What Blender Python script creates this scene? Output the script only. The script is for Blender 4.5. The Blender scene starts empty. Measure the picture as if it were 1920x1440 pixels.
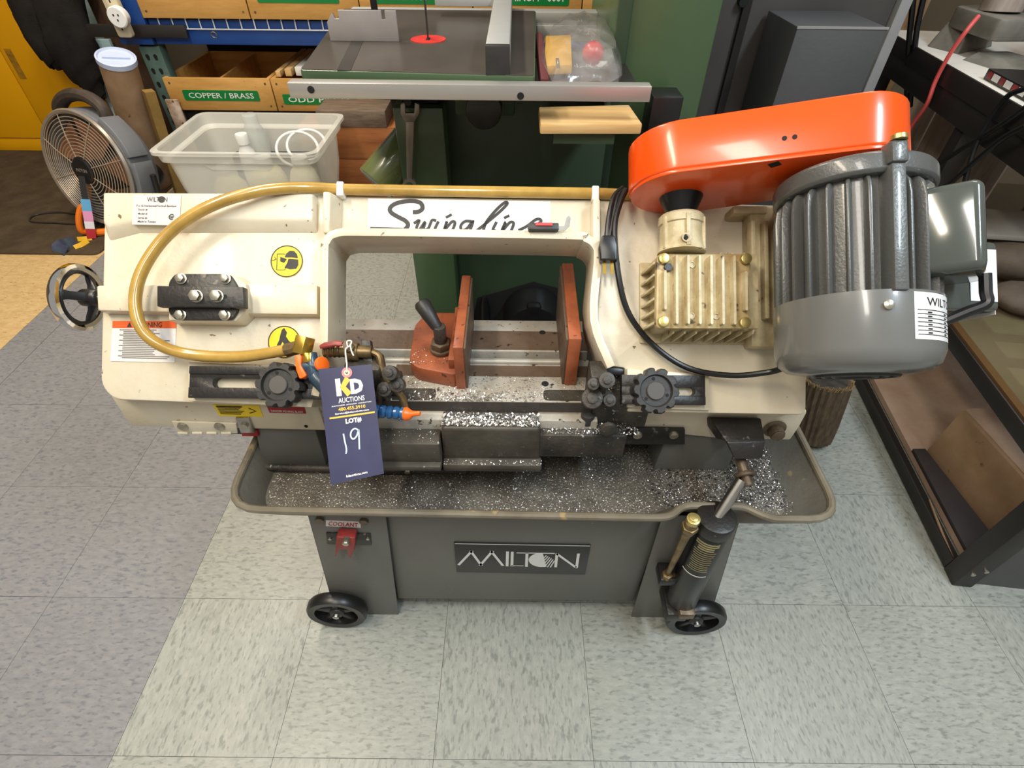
import bpy, bmesh, math, random
from mathutils import Vector, Matrix
random.seed(7)
scene = bpy.context.scene
col = scene.collection
R = math.radians

# ------------------------------------------------------------------ camera
FPX, PITCH, ROLL, EYE = 1000.0, R(44.0), R(0.6), 1.22
sT, cT = math.sin(PITCH), math.cos(PITCH)
cam_data = bpy.data.cameras.new('camera')
cam_data.sensor_width = 36.0
cam_data.lens = 36.0 * FPX / 1920.0
cam_data.clip_start = 0.02
cam = bpy.data.objects.new('camera', cam_data)
col.objects.link(cam)
_r = Vector((1, 0, 0)); _u = Vector((0, sT, cT)); _b = Vector((0, -cT, sT))
_right = _r * math.cos(ROLL) + _u * math.sin(ROLL)
_up = -_r * math.sin(ROLL) + _u * math.cos(ROLL)
mw = Matrix((_right, _up, _b)).transposed().to_4x4()
mw.translation = (0, 0, EYE)
cam.matrix_world = mw
scene.camera = cam

# ------------------------------------------------------------------ world, lamps, exposure
world = bpy.data.worlds.new('world')
scene.world = world
world.use_nodes = True
world.node_tree.nodes['Background'].inputs[0].default_value = (1.0, 0.95, 0.88, 1)
world.node_tree.nodes['Background'].inputs[1].default_value = 0.42

def ceiling_lamp(name, loc, sx, sy, watt, colour):
    d = bpy.data.lights.new(name, 'AREA')
    d.shape = 'RECTANGLE'; d.size = sx; d.size_y = sy
    d.energy = watt; d.color = colour
    o = bpy.data.objects.new(name, d)
    o.location = loc
    col.objects.link(o)
    return o
ceiling_lamp('fluorescent_lamp', (-1.15, 0.30, 2.70), 0.25, 1.2, 46, (1.0, 0.88, 0.70))
ceiling_lamp('fluorescent_lamp', (1.25, -0.10, 2.70), 0.25, 1.2, 62, (0.76, 0.89, 1.0))
ceiling_lamp('fluorescent_lamp', (-0.30, -0.55, 2.70), 0.25, 1.2, 32, (1.0, 0.95, 0.86))
ceiling_lamp('fluorescent_lamp', (-1.2, 2.1, 2.70), 0.25, 1.2, 54, (1.0, 0.90, 0.76))
ceiling_lamp('fluorescent_lamp', (1.1, 1.9, 2.70), 0.25, 1.2, 12, (1.0, 0.94, 0.84))

scene.view_settings.view_transform = 'Standard'
scene.view_settings.look = 'None'
scene.view_settings.exposure = -0.15
scene.view_settings.gamma = 1.0
scene.view_settings.use_curve_mapping = False

# ------------------------------------------------------------------ measuring helpers: sight line -> point on a real plane
def ray(u, v):
    a = (u - 960) / FPX; b = (v - 720) / FPX
    a, b = a * math.cos(ROLL) + b * math.sin(ROLL), -a * math.sin(ROLL) + b * math.cos(ROLL)
    return Vector((a, cT - b * sT, -sT - b * cT))
EYEP = Vector((0, 0, EYE))
def PZ(u, v, z): d = ray(u, v); return EYEP + d * ((z - EYE) / d.z)
def PY(u, v, y): d = ray(u, v); return EYEP + d * (y / d.y)
def PX(u, v, x): d = ray(u, v); return EYEP + d * (x / d.x)
def PT(u, v, t): return EYEP + ray(u, v) * t

class Fr:
    """a frame: local (x, y, h) -> world"""
    def __init__(s, o, ax=(1, 0, 0), ay=(0, 1, 0), az=None):
        s.o = Vector(o); s.x = Vector(ax).normalized(); s.y = Vector(ay).normalized()
        s.z = Vector(az).normalized() if az else s.x.cross(s.y).normalized()
    def __call__(s, x, y, z=0.0): return s.o + s.x * x + s.y * y + s.z * z
    def hit(s, u, v, h=0.0):
        d = ray(u, v); o = s.o + s.z * h
        t = (o - EYEP).dot(s.z) / d.dot(s.z)
        q = EYEP + d * t - s.o
        return (q.dot(s.x), q.dot(s.y))
    def poly(s, pts, h=0.0): return [s.hit(u, v, h) for u, v in pts]
W = Fr((0, 0, 0))

# ------------------------------------------------------------------ mesh builder
def rnd_poly(pts, r, seg=4):
    out = []; n = len(pts)
    for i in range(n):
        p = Vector(pts[i]); a = Vector(pts[i - 1]); b = Vector(pts[(i + 1) % n])
        rr = r[i] if isinstance(r, (list, tuple)) else r
        if rr <= 0: out.append(tuple(p)); continue
        da = (a - p); db = (b - p)
        rr = min(rr, da.length * .49, db.length * .49)
        p0 = p + da.normalized() * rr; p1 = p + db.normalized() * rr
        for k in range(seg + 1):
            t = k / seg
            q = p0 * (1 - t) ** 2 + p * 2 * t * (1 - t) + p1 * t * t
            out.append(tuple(q))
    return out
def rect(x0, y0, x1, y1): return [(x0, y0), (x1, y0), (x1, y1), (x0, y1)]
def rrect(x0, y0, x1, y1, r, seg=4): return rnd_poly(rect(x0, y0, x1, y1), r, seg)
def circ(cx, cy, r, n=24, a0=0.0): return [(cx + r * math.cos(a0 + 2 * math.pi * k / n), cy + r * math.sin(a0 + 2 * math.pi * k / n)) for k in range(n)]
def catmull(pts, sub=6, closed=False):
    P = [Vector(p) for p in pts]; n = len(P); out = []
    rng = range(n if closed else n - 1)
    for i in rng:
        p1 = P[i]; p2 = P[(i + 1) % n]
        p0 = P[i - 1] if (closed or i > 0) else p1 * 2 - p2
        p3 = P[(i + 2) % n] if (closed or i + 2 < n) else p2 * 2 - p1
        for k in range(sub):
            t = k / sub
            out.append(0.5 * ((2 * p1) + (p2 - p0) * t + (2 * p0 - 5 * p1 + 4 * p2 - p3) * t * t + (3 * p1 - p0 - 3 * p2 + p3) * t ** 3))
    if not closed: out.append(P[-1])
    return out
def basis(d):
    d = Vector(d).normalized()
    a = Vector((0, 0, 1)) if abs(d.z) < .9 else Vector((1, 0, 0))
    x = d.cross(a).normalized(); y = d.cross(x).normalized()
    return x, y, d

class MB:
    def __init__(s): s.v = []; s.f = []
    def add(s, vs, fs):
        b = len(s.v); s.v += [Vector(p) for p in vs]; s.f += [[b + i for i in f] for f in fs]; return s
    def prism(s, poly, h0, h1, fr=W, top=None):
        n = len(poly); top = top or poly
        vs = [fr(p[0], p[1], h0) for p in poly] + [fr(p[0], p[1], h1) for p in top]
        fs = [list(range(n))[::-1], list(range(n, 2 * n))] + [[i, (i + 1) % n, n + (i + 1) % n, n + i] for i in range(n)]
        return s.add(vs, fs)
    def flat(s, poly, h, fr=W): return s.add([fr(p[0], p[1], h) for p in poly], [list(range(len(poly)))])
    def box(s, x0, y0, z0, x1, y1, z1, fr=W): return s.prism(rect(x0, y0, x1, y1), z0, z1, fr)
    def loft(s, rings, cap0=True, cap1=True, closed=True):
        n = len(rings[0]); vs = [p for r in rings for p in r]; fs = []
        for k in range(len(rings) - 1):
            for i in range(n if closed else n - 1):
                j = (i + 1) % n
                fs.append([k * n + i, k * n + j, (k + 1) * n + j, (k + 1) * n + i])
        if cap0: fs.append(list(range(n))[::-1])
        if cap1: fs.append([(len(rings) - 1) * n + i for i in range(n)])
        return s.add(vs, fs)
    def cyl(s, p0, p1, r0, r1=None, n=16, a0=0.0):
        p0 = Vector(p0); p1 = Vector(p1); r1 = r0 if r1 is None else r1
        x, y, d = basis(p1 - p0)
        ring = lambda p, r: [p + x * (r * math.cos(a0 + 2 * math.pi * k / n)) + y * (r * math.sin(a0 + 2 * math.pi * k / n)) for k in range(n)]
        return s.loft([ring(p0, r0), ring(p1, r1)])
    def lathe(s, prof, fr, n=24, cap0=True, cap1=True, a0=0.0):
        """prof = [(radius, height)] about the frame's z"""
        return s.loft([[fr(r * math.cos(a0 + 2 * math.pi * k / n), r * math.sin(a0 + 2 * math.pi * k / n), h) for k in range(n)] for r, h in prof], cap0, cap1)
    def tube(s, pts, r, n=8, closed=False, rads=None, flat=None):
        P = [Vector(p) for p in pts]; m = len(P); rings = []
        x = None
        for i in range(m):
            a = P[i - 1] if (i > 0 or closed) else P[i]; b = P[(i + 1) % m] if (i + 1 < m or closed) else P[i]
            d = (b - a).normalized()
            if x is None: x, y, _ = basis(d)
            else:
                x = (x - d * x.dot(d)).normalized()
            y = d.cross(x).normalized()
            rr = rads[i] if rads else r
            rings.append([P[i] + x * (rr * math.cos(2 * math.pi * k / n)) + y * (rr * (flat or 1) * math.sin(2 * math.pi * k / n)) for k in range(n)])
        if closed: rings.append(rings[0]); return s.loft(rings, False, False)
        return s.loft(rings)
    def torus(s, c, axis, Rr, r, n=32, m=10, sx=1.0):
        x, y, d = basis(axis); c = Vector(c)
        return s.tube([c + x * (Rr * math.cos(2 * math.pi * k / n)) + y * (Rr * math.sin(2 * math.pi * k / n)) for k in range(n)], r, m, True)
    def sphere(s, c, r, n=14, m=9, sc=(1, 1, 1), fr=None):
        fr = fr or Fr(c)
        rings = []
        for i in range(1, m):
            a = math.pi * i / m
            rings.append([fr(r * sc[0] * math.sin(a) * math.cos(2 * math.pi * k / n), r * sc[1] * math.sin(a) * math.sin(2 * math.pi * k / n), -r * sc[2] * math.cos(a)) for k in range(n)])
        return s.loft(rings)
    def hexa(s, c, axis, r, h): c = Vector(c); return s.cyl(c, c + Vector(axis).normalized() * h, r, r, 6)
    def stroke(s, pts, w, fr, h):
        """flat ribbon of width w along 2-D points"""
        P = [Vector(p) for p in pts]; L = []; Rr = []
        for i in range(len(P)):
            a = P[max(i - 1, 0)]; b = P[min(i + 1, len(P) - 1)]
            d = (b - a); d = d.normalized() if d.length > 1e-9 else Vector((1, 0))
            nn = Vector((-d.y, d.x)) * (w / 2)
            L.append(P[i] + nn); Rr.append(P[i] - nn)
        for i in range(len(P) - 1):
            s.add([fr(*L[i], h), fr(*Rr[i], h), fr(*Rr[i + 1], h), fr(*L[i + 1], h)], [[0, 1, 2, 3]])
        return s
    def build(s, name, mat, parent=None, bev=0.0, seg=2, ang=35, noisy=0.0):
        me = bpy.data.meshes.new(name)
        if parent is None:
            xs = [p.x for p in s.v]; ys = [p.y for p in s.v]; zs = [p.z for p in s.v]
            o0 = Vector(((min(xs) + max(xs)) / 2, (min(ys) + max(ys)) / 2, min(zs)))
        else:
            r = parent
            while r.parent: r = r.parent
            o0 = Vector(r.location)
        vs = [p - o0 for p in s.v]
        me.from_pydata(vs, [], s.f)
        bm = bmesh.new(); bm.from_mesh(me)
        bmesh.ops.recalc_face_normals(bm, faces=bm.faces)
        if bev > 0:
            es = [e for e in bm.edges if len(e.link_faces) == 2 and e.calc_face_angle(0) > R(28)]
            if es: bmesh.ops.bevel(bm, geom=es, offset=bev, segments=seg, profile=.5, affect='EDGES', clamp_overlap=True)
        bm.to_mesh(me); bm.free()
        me.polygons.foreach_set('use_smooth', [True] * len(me.polygons))
        me.set_sharp_from_angle(angle=R(ang))
        if mat: me.materials.append(mat)
        o = bpy.data.objects.new(name, me); col.objects.link(o)
        if parent is None: o.location = o0
        else: o.parent = parent
        return o

def tag(o, label=None, cat=None, group=None, kind=None):
    if label: o['label'] = label
    if cat: o['category'] = cat
    if group: o['group'] = group
    if kind: o['kind'] = kind
    return o
def thing(name, label, cat, loc=(0, 0, 0), group=None):
    o = bpy.data.objects.new(name, None); o.empty_display_size = .05
    o.location = loc; col.objects.link(o)
    return tag(o, label, cat, group)

# ------------------------------------------------------------------ materials
def lin(c):
    f = lambda x: x / 12.92 if x <= .04045 else ((x + .055) / 1.055) ** 2.4
    return tuple(f(x / 255.0) for x in c) + (1.0,)
MATS = {}
def M(name, rgb, rough=.5, metal=0.0, var=.12, vs=6.0, rgb2=None, spot=None, ss=60.0, st=.62, bump=0.0, bs=120.0, sw=.05, coat=0.0, stretch=(1, 1, 1), alpha=1.0, trans=0.0, emit=0.0, rnd=0.0, spec=.5):
    """procedural paint/metal/plastic: base colour drifting to rgb2, small spots of dirt or wear, fine relief"""
    if name in MATS: return MATS[name]
    m = bpy.data.materials.new(name); m.use_nodes = True
    nt = m.node_tree; N = nt.nodes; L = nt.links
    b = N['Principled BSDF']
    b.inputs['Roughness'].default_value = rough; b.inputs['Metallic'].default_value = metal
    b.inputs['Specular IOR Level'].default_value = spec
    b.inputs['Coat Weight'].default_value = coat; b.inputs['Coat Roughness'].default_value = .08
    if alpha < 1: b.inputs['Alpha'].default_value = alpha
    if trans: b.inputs['Transmission Weight'].default_value = trans; b.inputs['IOR'].default_value = 1.35
    tc = N.new('ShaderNodeTexCoord'); mp = N.new('ShaderNodeMapping')
    mp.inputs['Scale'].default_value = stretch
    L.new(tc.outputs['Object'], mp.inputs[0])
    vec = mp.outputs[0]
    if rnd:
        oi = N.new('ShaderNodeObjectInfo'); ad = N.new('ShaderNodeVectorMath'); ad.operation = 'ADD'
        mu = N.new('ShaderNodeMath'); mu.operation = 'MULTIPLY'; mu.inputs[1].default_value = 37.0
        L.new(oi.outputs['Random'], mu.inputs[0]); L.new(vec, ad.inputs[0]); L.new(mu.outputs[0], ad.inputs[1]); vec = ad.outputs[0]
    c1 = lin(rgb)
    c2 = lin(rgb2) if rgb2 else tuple(x * (1 - var * 2) for x in c1[:3]) + (1,)
    nz = N.new('ShaderNodeTexNoise'); nz.inputs['Scale'].default_value = vs; nz.inputs['Detail'].default_value = 6; nz.inputs['Roughness'].default_value = .62
    L.new(vec, nz.inputs['Vector'])
    mr = N.new('ShaderNodeMapRange'); mr.inputs['From Min'].default_value = .35; mr.inputs['From Max'].default_value = .68
    L.new(nz.outputs['Fac'], mr.inputs['Value'])
    mx = N.new('ShaderNodeMix'); mx.data_type = 'RGBA'
    mx.inputs['A'].default_value = c1; mx.inputs['B'].default_value = c2
    L.new(mr.outputs[0], mx.inputs['Factor'])
    out = mx.outputs['Result']
    if spot:
        n2 = N.new('ShaderNodeTexNoise'); n2.inputs['Scale'].default_value = ss; n2.inputs['Detail'].default_value = 3
        L.new(vec, n2.inputs['Vector'])
        m2 = N.new('ShaderNodeMapRange'); m2.inputs['From Min'].default_value = st; m2.inputs['From Max'].default_value = st + sw
        L.new(n2.outputs['Fac'], m2.inputs['Value'])
        x2 = N.new('ShaderNodeMix'); x2.data_type = 'RGBA'; x2.inputs['B'].default_value = lin(spot)
        L.new(out, x2.inputs['A']); L.new(m2.outputs[0], x2.inputs['Factor']); out = x2.outputs['Result']
    if rnd:
        hs = N.new('ShaderNodeHueSaturation'); ma = N.new('ShaderNodeMapRange')
        ma.inputs['To Min'].default_value = 1 - rnd; ma.inputs['To Max'].default_value = 1 + rnd
        L.new(oi.outputs['Random'], ma.inputs['Value']); L.new(ma.outputs[0], hs.inputs['Value']); L.new(out, hs.inputs['Color']); out = hs.outputs[0]
    L.new(out, b.inputs['Base Color'])
    if emit: L.new(out, b.inputs['Emission Color']); b.inputs['Emission Strength'].default_value = emit
    if bump:
        n3 = N.new('ShaderNodeTexNoise'); n3.inputs['Scale'].default_value = bs; n3.inputs['Detail'].default_value = 3
        L.new(vec, n3.inputs['Vector'])
        bp = N.new('ShaderNodeBump'); bp.inputs['Strength'].default_value = bump; bp.inputs['Distance'].default_value = .002
        L.new(n3.outputs['Fac'], bp.inputs['Height']); L.new(bp.outputs[0], b.inputs['Normal'])
    MATS[name] = m
    return m

cream = M('cream_enamel', (216, 207, 186), .36, var=.06, vs=5, rgb2=(200, 187, 158), spot=(120, 98, 66), ss=90, st=.70, bump=.25, bs=90, coat=.15)
cream_gear = M('cream_casting', (216, 204, 168), .42, vs=16, rgb2=(158, 136, 92), spot=(82, 66, 44), ss=45, st=.66, bump=.35, bs=140)
greyp = M('grey_stand_paint', (104, 103, 97), .45, vs=3, var=.10, spot=(150, 148, 140), ss=150, st=.75, bump=.1)
traym = M('tray_paint', (92, 90, 83), .5, vs=7, rgb2=(74, 68, 58), spot=(112, 98, 70), ss=30, st=.66, bump=.3, bs=160)
black = M('black_oxide', (38, 35, 33), .42, vs=12, var=.2, spot=(92, 84, 76), ss=70, st=.66, bump=.3, bs=150)
blackgrime = M('grimy_black_steel', (36, 34, 31), .5, vs=20, rgb2=(70, 64, 55), spot=(150, 146, 138), ss=120, st=.68, bump=.6, bs=200)
rubber = M('black_rubber', (24, 24, 25), .35, var=.1)
plasticblk = M('black_plastic', (46, 44, 43), .45, var=.12, vs=30, bump=.2)
bedm = M('bed_iron', (186, 182, 172), .5, .1, vs=9, rgb2=(150, 138, 120), spot=(58, 46, 36), ss=75, st=.64, bump=.25, bs=180)
bedbrown = M('brown_bed_iron', (112, 92, 76), .5, .2, vs=9, rgb2=(84, 66, 52), spot=(44, 34, 28), ss=60, st=.63, bump=.25)
blockm = M('dark_cast_iron', (84, 78, 68), .5, .1, vs=12, rgb2=(58, 52, 44), spot=(165, 160, 150), ss=110, st=.70, bump=.3, bs=120)
steel = M('bright_steel', (190, 188, 182), .28, 1.0, var=.12, vs=20)
chrome = M('chrome', (225, 225, 225), .08, 1.0, var=.02)
zinc = M('zinc_bolt', (196, 190, 172), .3, .9, vs=30, var=.12)
yzinc = M('yellow_zinc', (206, 186, 118), .32, .8, vs=30, var=.12)
rusty = M('rusty_bolt', (124, 110, 90), .45, .5, vs=40, rgb2=(78, 62, 48))
brass = M('brass', (206, 168, 74), .25, .9, vs=30, var=.15)
dullbrass = M('dull_brass', (146, 124, 84), .4, .7, vs=40, rgb2=(92, 76, 52))
orange = M('orange_enamel', (236, 80, 12), .26, var=.05, vs=10, spot=(196, 72, 12), ss=60, st=.74, coat=.3)
vise_o = M('vise_orange_paint', (168, 92, 56), .45, vs=14, rgb2=(126, 66, 42), spot=(66, 44, 34), ss=70, st=.66, bump=.25)
motorg = M('motor_grey_casting', (84, 85, 83), .33, vs=12, var=.08, bump=.22, bs=300, coat=.3)
motors = M('motor_grey_smooth', (106, 106, 103), .26, vs=5, var=.05, coat=.4)
jboxm = M('junction_box_grey', (72, 77, 72), .14, vs=5, var=.04, coat=.6)
white = M('white_print', (232, 230, 226), .5, var=.02)
offwhite = M('white_label', (222, 219, 216), .42, vs=14, var=.05)
lblgrey = M('grey_label', (206, 200, 196), .42, vs=14, var=.05)
ink = M('black_ink', (30, 28, 27), .5, var=.02)
greyink = M('grey_ink', (120, 116, 112), .5, var=.02)
lblorange = M('label_orange', (226, 92, 26), .45, var=.03)
lblyellow = M('label_yellow', (240, 206, 20), .42, var=.03)
lblred = M('label_red', (160, 36, 40), .45, var=.05)
hosem = M('amber_hose', (186, 150, 72), .22, vs=14, rgb2=(150, 116, 46), spot=(96, 74, 34), ss=60, st=.72, coat=.5)
tagm = M('navy_tag_card', (58, 60, 92), .32, vs=9, rgb2=(48, 48, 74), coat=.35)
tagyel = M('tag_yellow', (238, 190, 74), .5, var=.02)
locblue = M('coolant_blue_plastic', (38, 92, 142), .3, vs=20, var=.1, coat=.3)
darkblue = M('valve_slate_blue', (44, 66, 84), .35, vs=20, var=.12, coat=.2)
locor = M('orange_plastic', (248, 108, 26), .35, var=.05)
redvinyl = M('red_vinyl', (150, 48, 44), .4, vs=40, rgb2=(112, 36, 34))
string = M('white_string', (226, 222, 210), .8, var=.03)
green = M('machine_green', (70, 92, 62), .32, vs=4, var=.06, spot=(150, 160, 140), ss=60, st=.78, coat=.15)
greend = M('machine_green_panel', (52, 70, 50), .4, vs=4, var=.06)
olive = M('olive_green_paint', (98, 108, 62), .25, vs=6, var=.1, coat=.4)
tabletop = M('ground_iron_table', (92, 84, 78), .3, .35, vs=5, rgb2=(74, 70, 64), spot=(140, 132, 120), ss=90, st=.74)
alu = M('aluminium', (180, 176, 170), .35, .55, vs=3, var=.05, stretch=(1, 12, 12))
alu2 = M('aluminium_satin', (196, 196, 192), .4, .5, vs=6, var=.06)
redins = M('red_plastic', (214, 54, 48), .35, var=.05)
pine = M('pine_plywood', (206, 158, 88), .55, vs=4, rgb2=(186, 136, 66), spot=(120, 78, 36), ss=22, st=.70, stretch=(1.5, 8, 8))
palewood = M('pale_pine', (222, 190, 134), .55, vs=5, rgb2=(196, 152, 92), stretch=(1, 10, 10))
redwood = M('oak_plywood', (176, 112, 62), .5, vs=3.5, rgb2=(134, 76, 38), stretch=(1, 1, 9))
greywood = M('weathered_wood', (122, 104, 88), .7, vs=8, rgb2=(92, 76, 62), stretch=(1.5, 8, 8))
signgreen = M('sign_green', (20, 124, 58), .35, var=.03)
blue = M('rack_blue', (34, 76, 150), .4, vs=6, var=.1)
teal = M('rack_teal', (86, 112, 104), .45, vs=10, var=.12, spot=(52, 66, 60), ss=40, st=.70)
hole = M('dark_hole', (16, 15, 14), .8, var=.02)
wirew = M('white_wire', (216, 220, 226), .4, var=.03)
yellowc = M('cabinet_yellow', (240, 172, 8), .38, vs=3, var=.03)
blackcloth = M('black_cloth', (42, 39, 37), .9, vs=7, rgb2=(26, 24, 23), bump=.8, bs=220, spec=.2)
card = M('kraft_cardboard', (176, 144, 112), .75, vs=8, rgb2=(152, 118, 84), spot=(96, 66, 40), ss=22, st=.70)
card2 = M('tan_cardboard', (196, 168, 146), .8, vs=4, rgb2=(156, 124, 100))
bluecap = M('white_cap_plastic', (196, 208, 236), .35, var=.04)
paleblue = M('pale_blue_board', (172, 196, 206), .6, vs=5, rgb2=(140, 176, 180), stretch=(1, 1, 7))
brownpost = M('brown_timber', (88, 64, 46), .65, vs=6, rgb2=(66, 46, 32), stretch=(7, 7, 1))
beigep = M('beige_plastic', (206, 194, 164), .45, var=.05)
tote = M('clear_tote_plastic', (240, 238, 228), .35, vs=5, var=.03, alpha=.48)
milk = M('milky_plastic', (226, 224, 192), .4, vs=4, rgb2=(214, 208, 160))
whiteplastic = M('white_plastic', (232, 232, 228), .4, var=.03)
glass = M('clear_glass', (220, 226, 222), .05, var=.02, alpha=.34)
fangrey = M('fan_grey_plastic', (112, 114, 118), .4, vs=8, var=.08)
fangrill = M('fan_grill_wire', (186, 170, 148), .35, .4, vs=20, var=.12)
fanblade = M('fan_copper_blade', (158, 106, 76), .4, vs=14, rgb2=(112, 72, 50))
matbrown = M('brown_floor_mat', (80, 67, 50), .9, vs=9, rgb2=(62, 50, 36), bump=.8, bs=260, spec=.2)
wallp = M('wall_paint', (120, 108, 92), .8, vs=2, var=.08)
darkgrey = M('dark_grey_panel', (74, 70, 67), .5, vs=5, var=.1, spot=(110, 104, 98), ss=60, st=.74)
boxgrey = M('enclosure_grey', (82, 82, 83), .42, vs=7, var=.06, bump=.2)
edgegrey = M('light_grey_edge', (150, 148, 145), .5, var=.06)
benchw = M('white_bench_top', (216, 210, 200), .45, vs=8, var=.05)
frameblk = M('black_frame_steel', (38, 34, 32), .45, vs=8, var=.15)
toolgrey = M('grey_cast_tool', (120, 116, 106), .5, vs=12, rgb2=(92, 88, 80))
sheet = M('aged_sheet_metal', (196, 182, 172), .42, .15, vs=5, rgb2=(160, 138, 124), spot=(170, 130, 104), ss=12, st=.66, stretch=(6, 6, 1))
bristle = M('brown_bristle', (92, 76, 56), .75, vs=40, rgb2=(58, 42, 28), stretch=(3, 3, .5))
redcable = M('red_cable', (214, 84, 80), .35, var=.06)
smoked = M('smoked_acrylic', (128, 116, 88), .15, vs=3, rgb2=(104, 92, 66), alpha=.5)
brownsack = M('brown_sack', (96, 82, 68), .8, vs=7, rgb2=(70, 58, 48), bump=.6, bs=60)
palegrey = M('pale_grey_board', (150, 144, 136), .6, vs=5, var=.1)
tileA = M('vinyl_tile_green_grey', (158, 159, 150), .36, vs=46, rgb2=(140, 142, 134), spot=(122, 125, 118), ss=62, st=.53, sw=.14, stretch=(1, 2.6, 1), rnd=.03)
tileB = M('vinyl_tile_blue_grey', (136, 135, 135), .36, vs=46, rgb2=(120, 120, 122), spot=(106, 107, 112), ss=62, st=.54, sw=.14, stretch=(1, 2.6, 1), rnd=.03)
tileC = M('vinyl_tile_beige', (208, 178, 128), .36, vs=34, rgb2=(188, 156, 106), spot=(150, 120, 78), ss=70, st=.64, stretch=(1, 2.6, 1), rnd=.03)
grout = M('tile_joint', (116, 114, 107), .8, var=.05)
chipm = M('metal_swarf', (222, 220, 216), .3, .85, vs=60, var=.15, rnd=.05)
chipd = M('dark_swarf', (60, 58, 58), .45, .5, vs=60, var=.2)
blackpaint = M('plate_black', (40, 39, 39), .4, vs=16, var=.15, spot=(82, 80, 76), ss=60, st=.74)
silver = M('plate_silver', (222, 222, 220), .45, var=.03)

# ------------------------------------------------------------------ lettering (flat print) from the built-in font
_txt = {}
def glyphs(s, bold=0.0):
    k = (s, bold)
    if k in _txt: return _txt[k]
    cu = bpy.data.curves.new('t', 'FONT'); cu.body = s; cu.offset = bold; cu.resolution_u = 2; cu.fill_mode = 'FRONT'
    o = bpy.data.objects.new('t', cu); col.objects.link(o)
    dg = bpy.context.evaluated_depsgraph_get()
    me = bpy.data.meshes.new_from_object(o.evaluated_get(dg))
    vs = [tuple(v.co[:2]) for v in me.vertices]; fs = [list(p.vertices) for p in me.polygons]
    bpy.data.objects.remove(o); bpy.data.curves.remove(cu); bpy.data.meshes.remove(me)
    xs = [p[0] for p in vs]; ys = [p[1] for p in vs]
    x0, x1, y0, y1 = min(xs), max(xs), min(ys), max(ys)
    _txt[k] = ([((p[0] - x0) / (x1 - x0), (p[1] - y0) / (y1 - y0)) for p in vs], fs)
    return _txt[k]
def put_text(mb, s, quad, fr, h, bold=0.0):
    """quad = 4 local points: bottom-left, bottom-right, top-right, top-left"""
    vs, fs = glyphs(s, bold); a, b, c, d = [Vector(q) for q in quad]
    mb.add([fr(*((a * (1 - x) + b * x) * (1 - y) + (d * (1 - x) + c * x) * y), h) for x, y in vs], fs)
    return mb
def tquad(x0, y0, x1, y1): return [(x0, y0), (x1, y0), (x1, y1), (x0, y1)]
for s_ in []: glyphs(s_)

# ================================================================== THE SETTING
floor = MB().box(-4.0, -0.6, -.03, 2.6, 4.4, -.0035).build('floor', grout)
tag(floor, kind='structure')
def tile_mesh(w, m, name):
    o = MB().box(-w / 2 + .0004, -.1521, -.003, w / 2 - .0004, .1521, 0).build('tile', m, None)
    me = o.data; bpy.data.objects.remove(o)
    return me
TS = .305
tmA = tile_mesh(TS, tileA, 'a'); tmB = tile_mesh(TS, tileB, 'b'); tmC = tile_mesh(TS, tileC, 'c'); tmD = tile_mesh(.118, tileB, 'd')
XB = -.752
cols_ = [(XB + TS * (k + .5), tmA) for k in range(9)] + [(XB - TS * (k + .5), tmB) for k in range(3)] + [(XB - 3 * TS - .06, tmD)] + [(XB - 3 * TS - .12 - TS * (k + .5), tmC) for k in range(5)]
for ci, (x, me) in enumerate(cols_):
    for r_ in range(12):
        o = bpy.data.objects.new('tile', me); col.objects.link(o)
        o.parent = floor
        y = .233 + TS * (r_ - 1 + .5)
        o.location = Vector((x, y, -.003)) - floor.location
        if me is not tmD and (ci + r_) % 2 and me is tmA: o.rotation_euler = (0, 0, R(90))
wb = MB().box(-4.0, 4.0, 0, 2.6, 4.1, 2.7).build('wall_back', wallp); tag(wb, kind='structure')
wr = MB().box(2.3, -.6, 0, 2.4, 4.0, 2.7).build('wall_right', wallp); tag(wr, kind='structure')

wl0 = MB().box(-4.1, -.6, 0, -4.0, 4.1, 2.7).build('wall_left', wallp); tag(wl0, kind='structure')

# brown mat in front of the cabinet
tag(MB().prism(rrect(-3.9, 2.04, -1.80, 3.30, .03), 0.0, .006).build('floor_mat', matbrown), 'dark brown carpet mat on the floor in front of the yellow cabinet', 'mat')

# ================================================================== HORIZONTAL BANDSAW
saw = thing('horizontal_bandsaw', 'cream and grey horizontal metal-cutting bandsaw with orange pulley cover on wheeled stand', 'bandsaw', (0.03, .70, 0))

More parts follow.
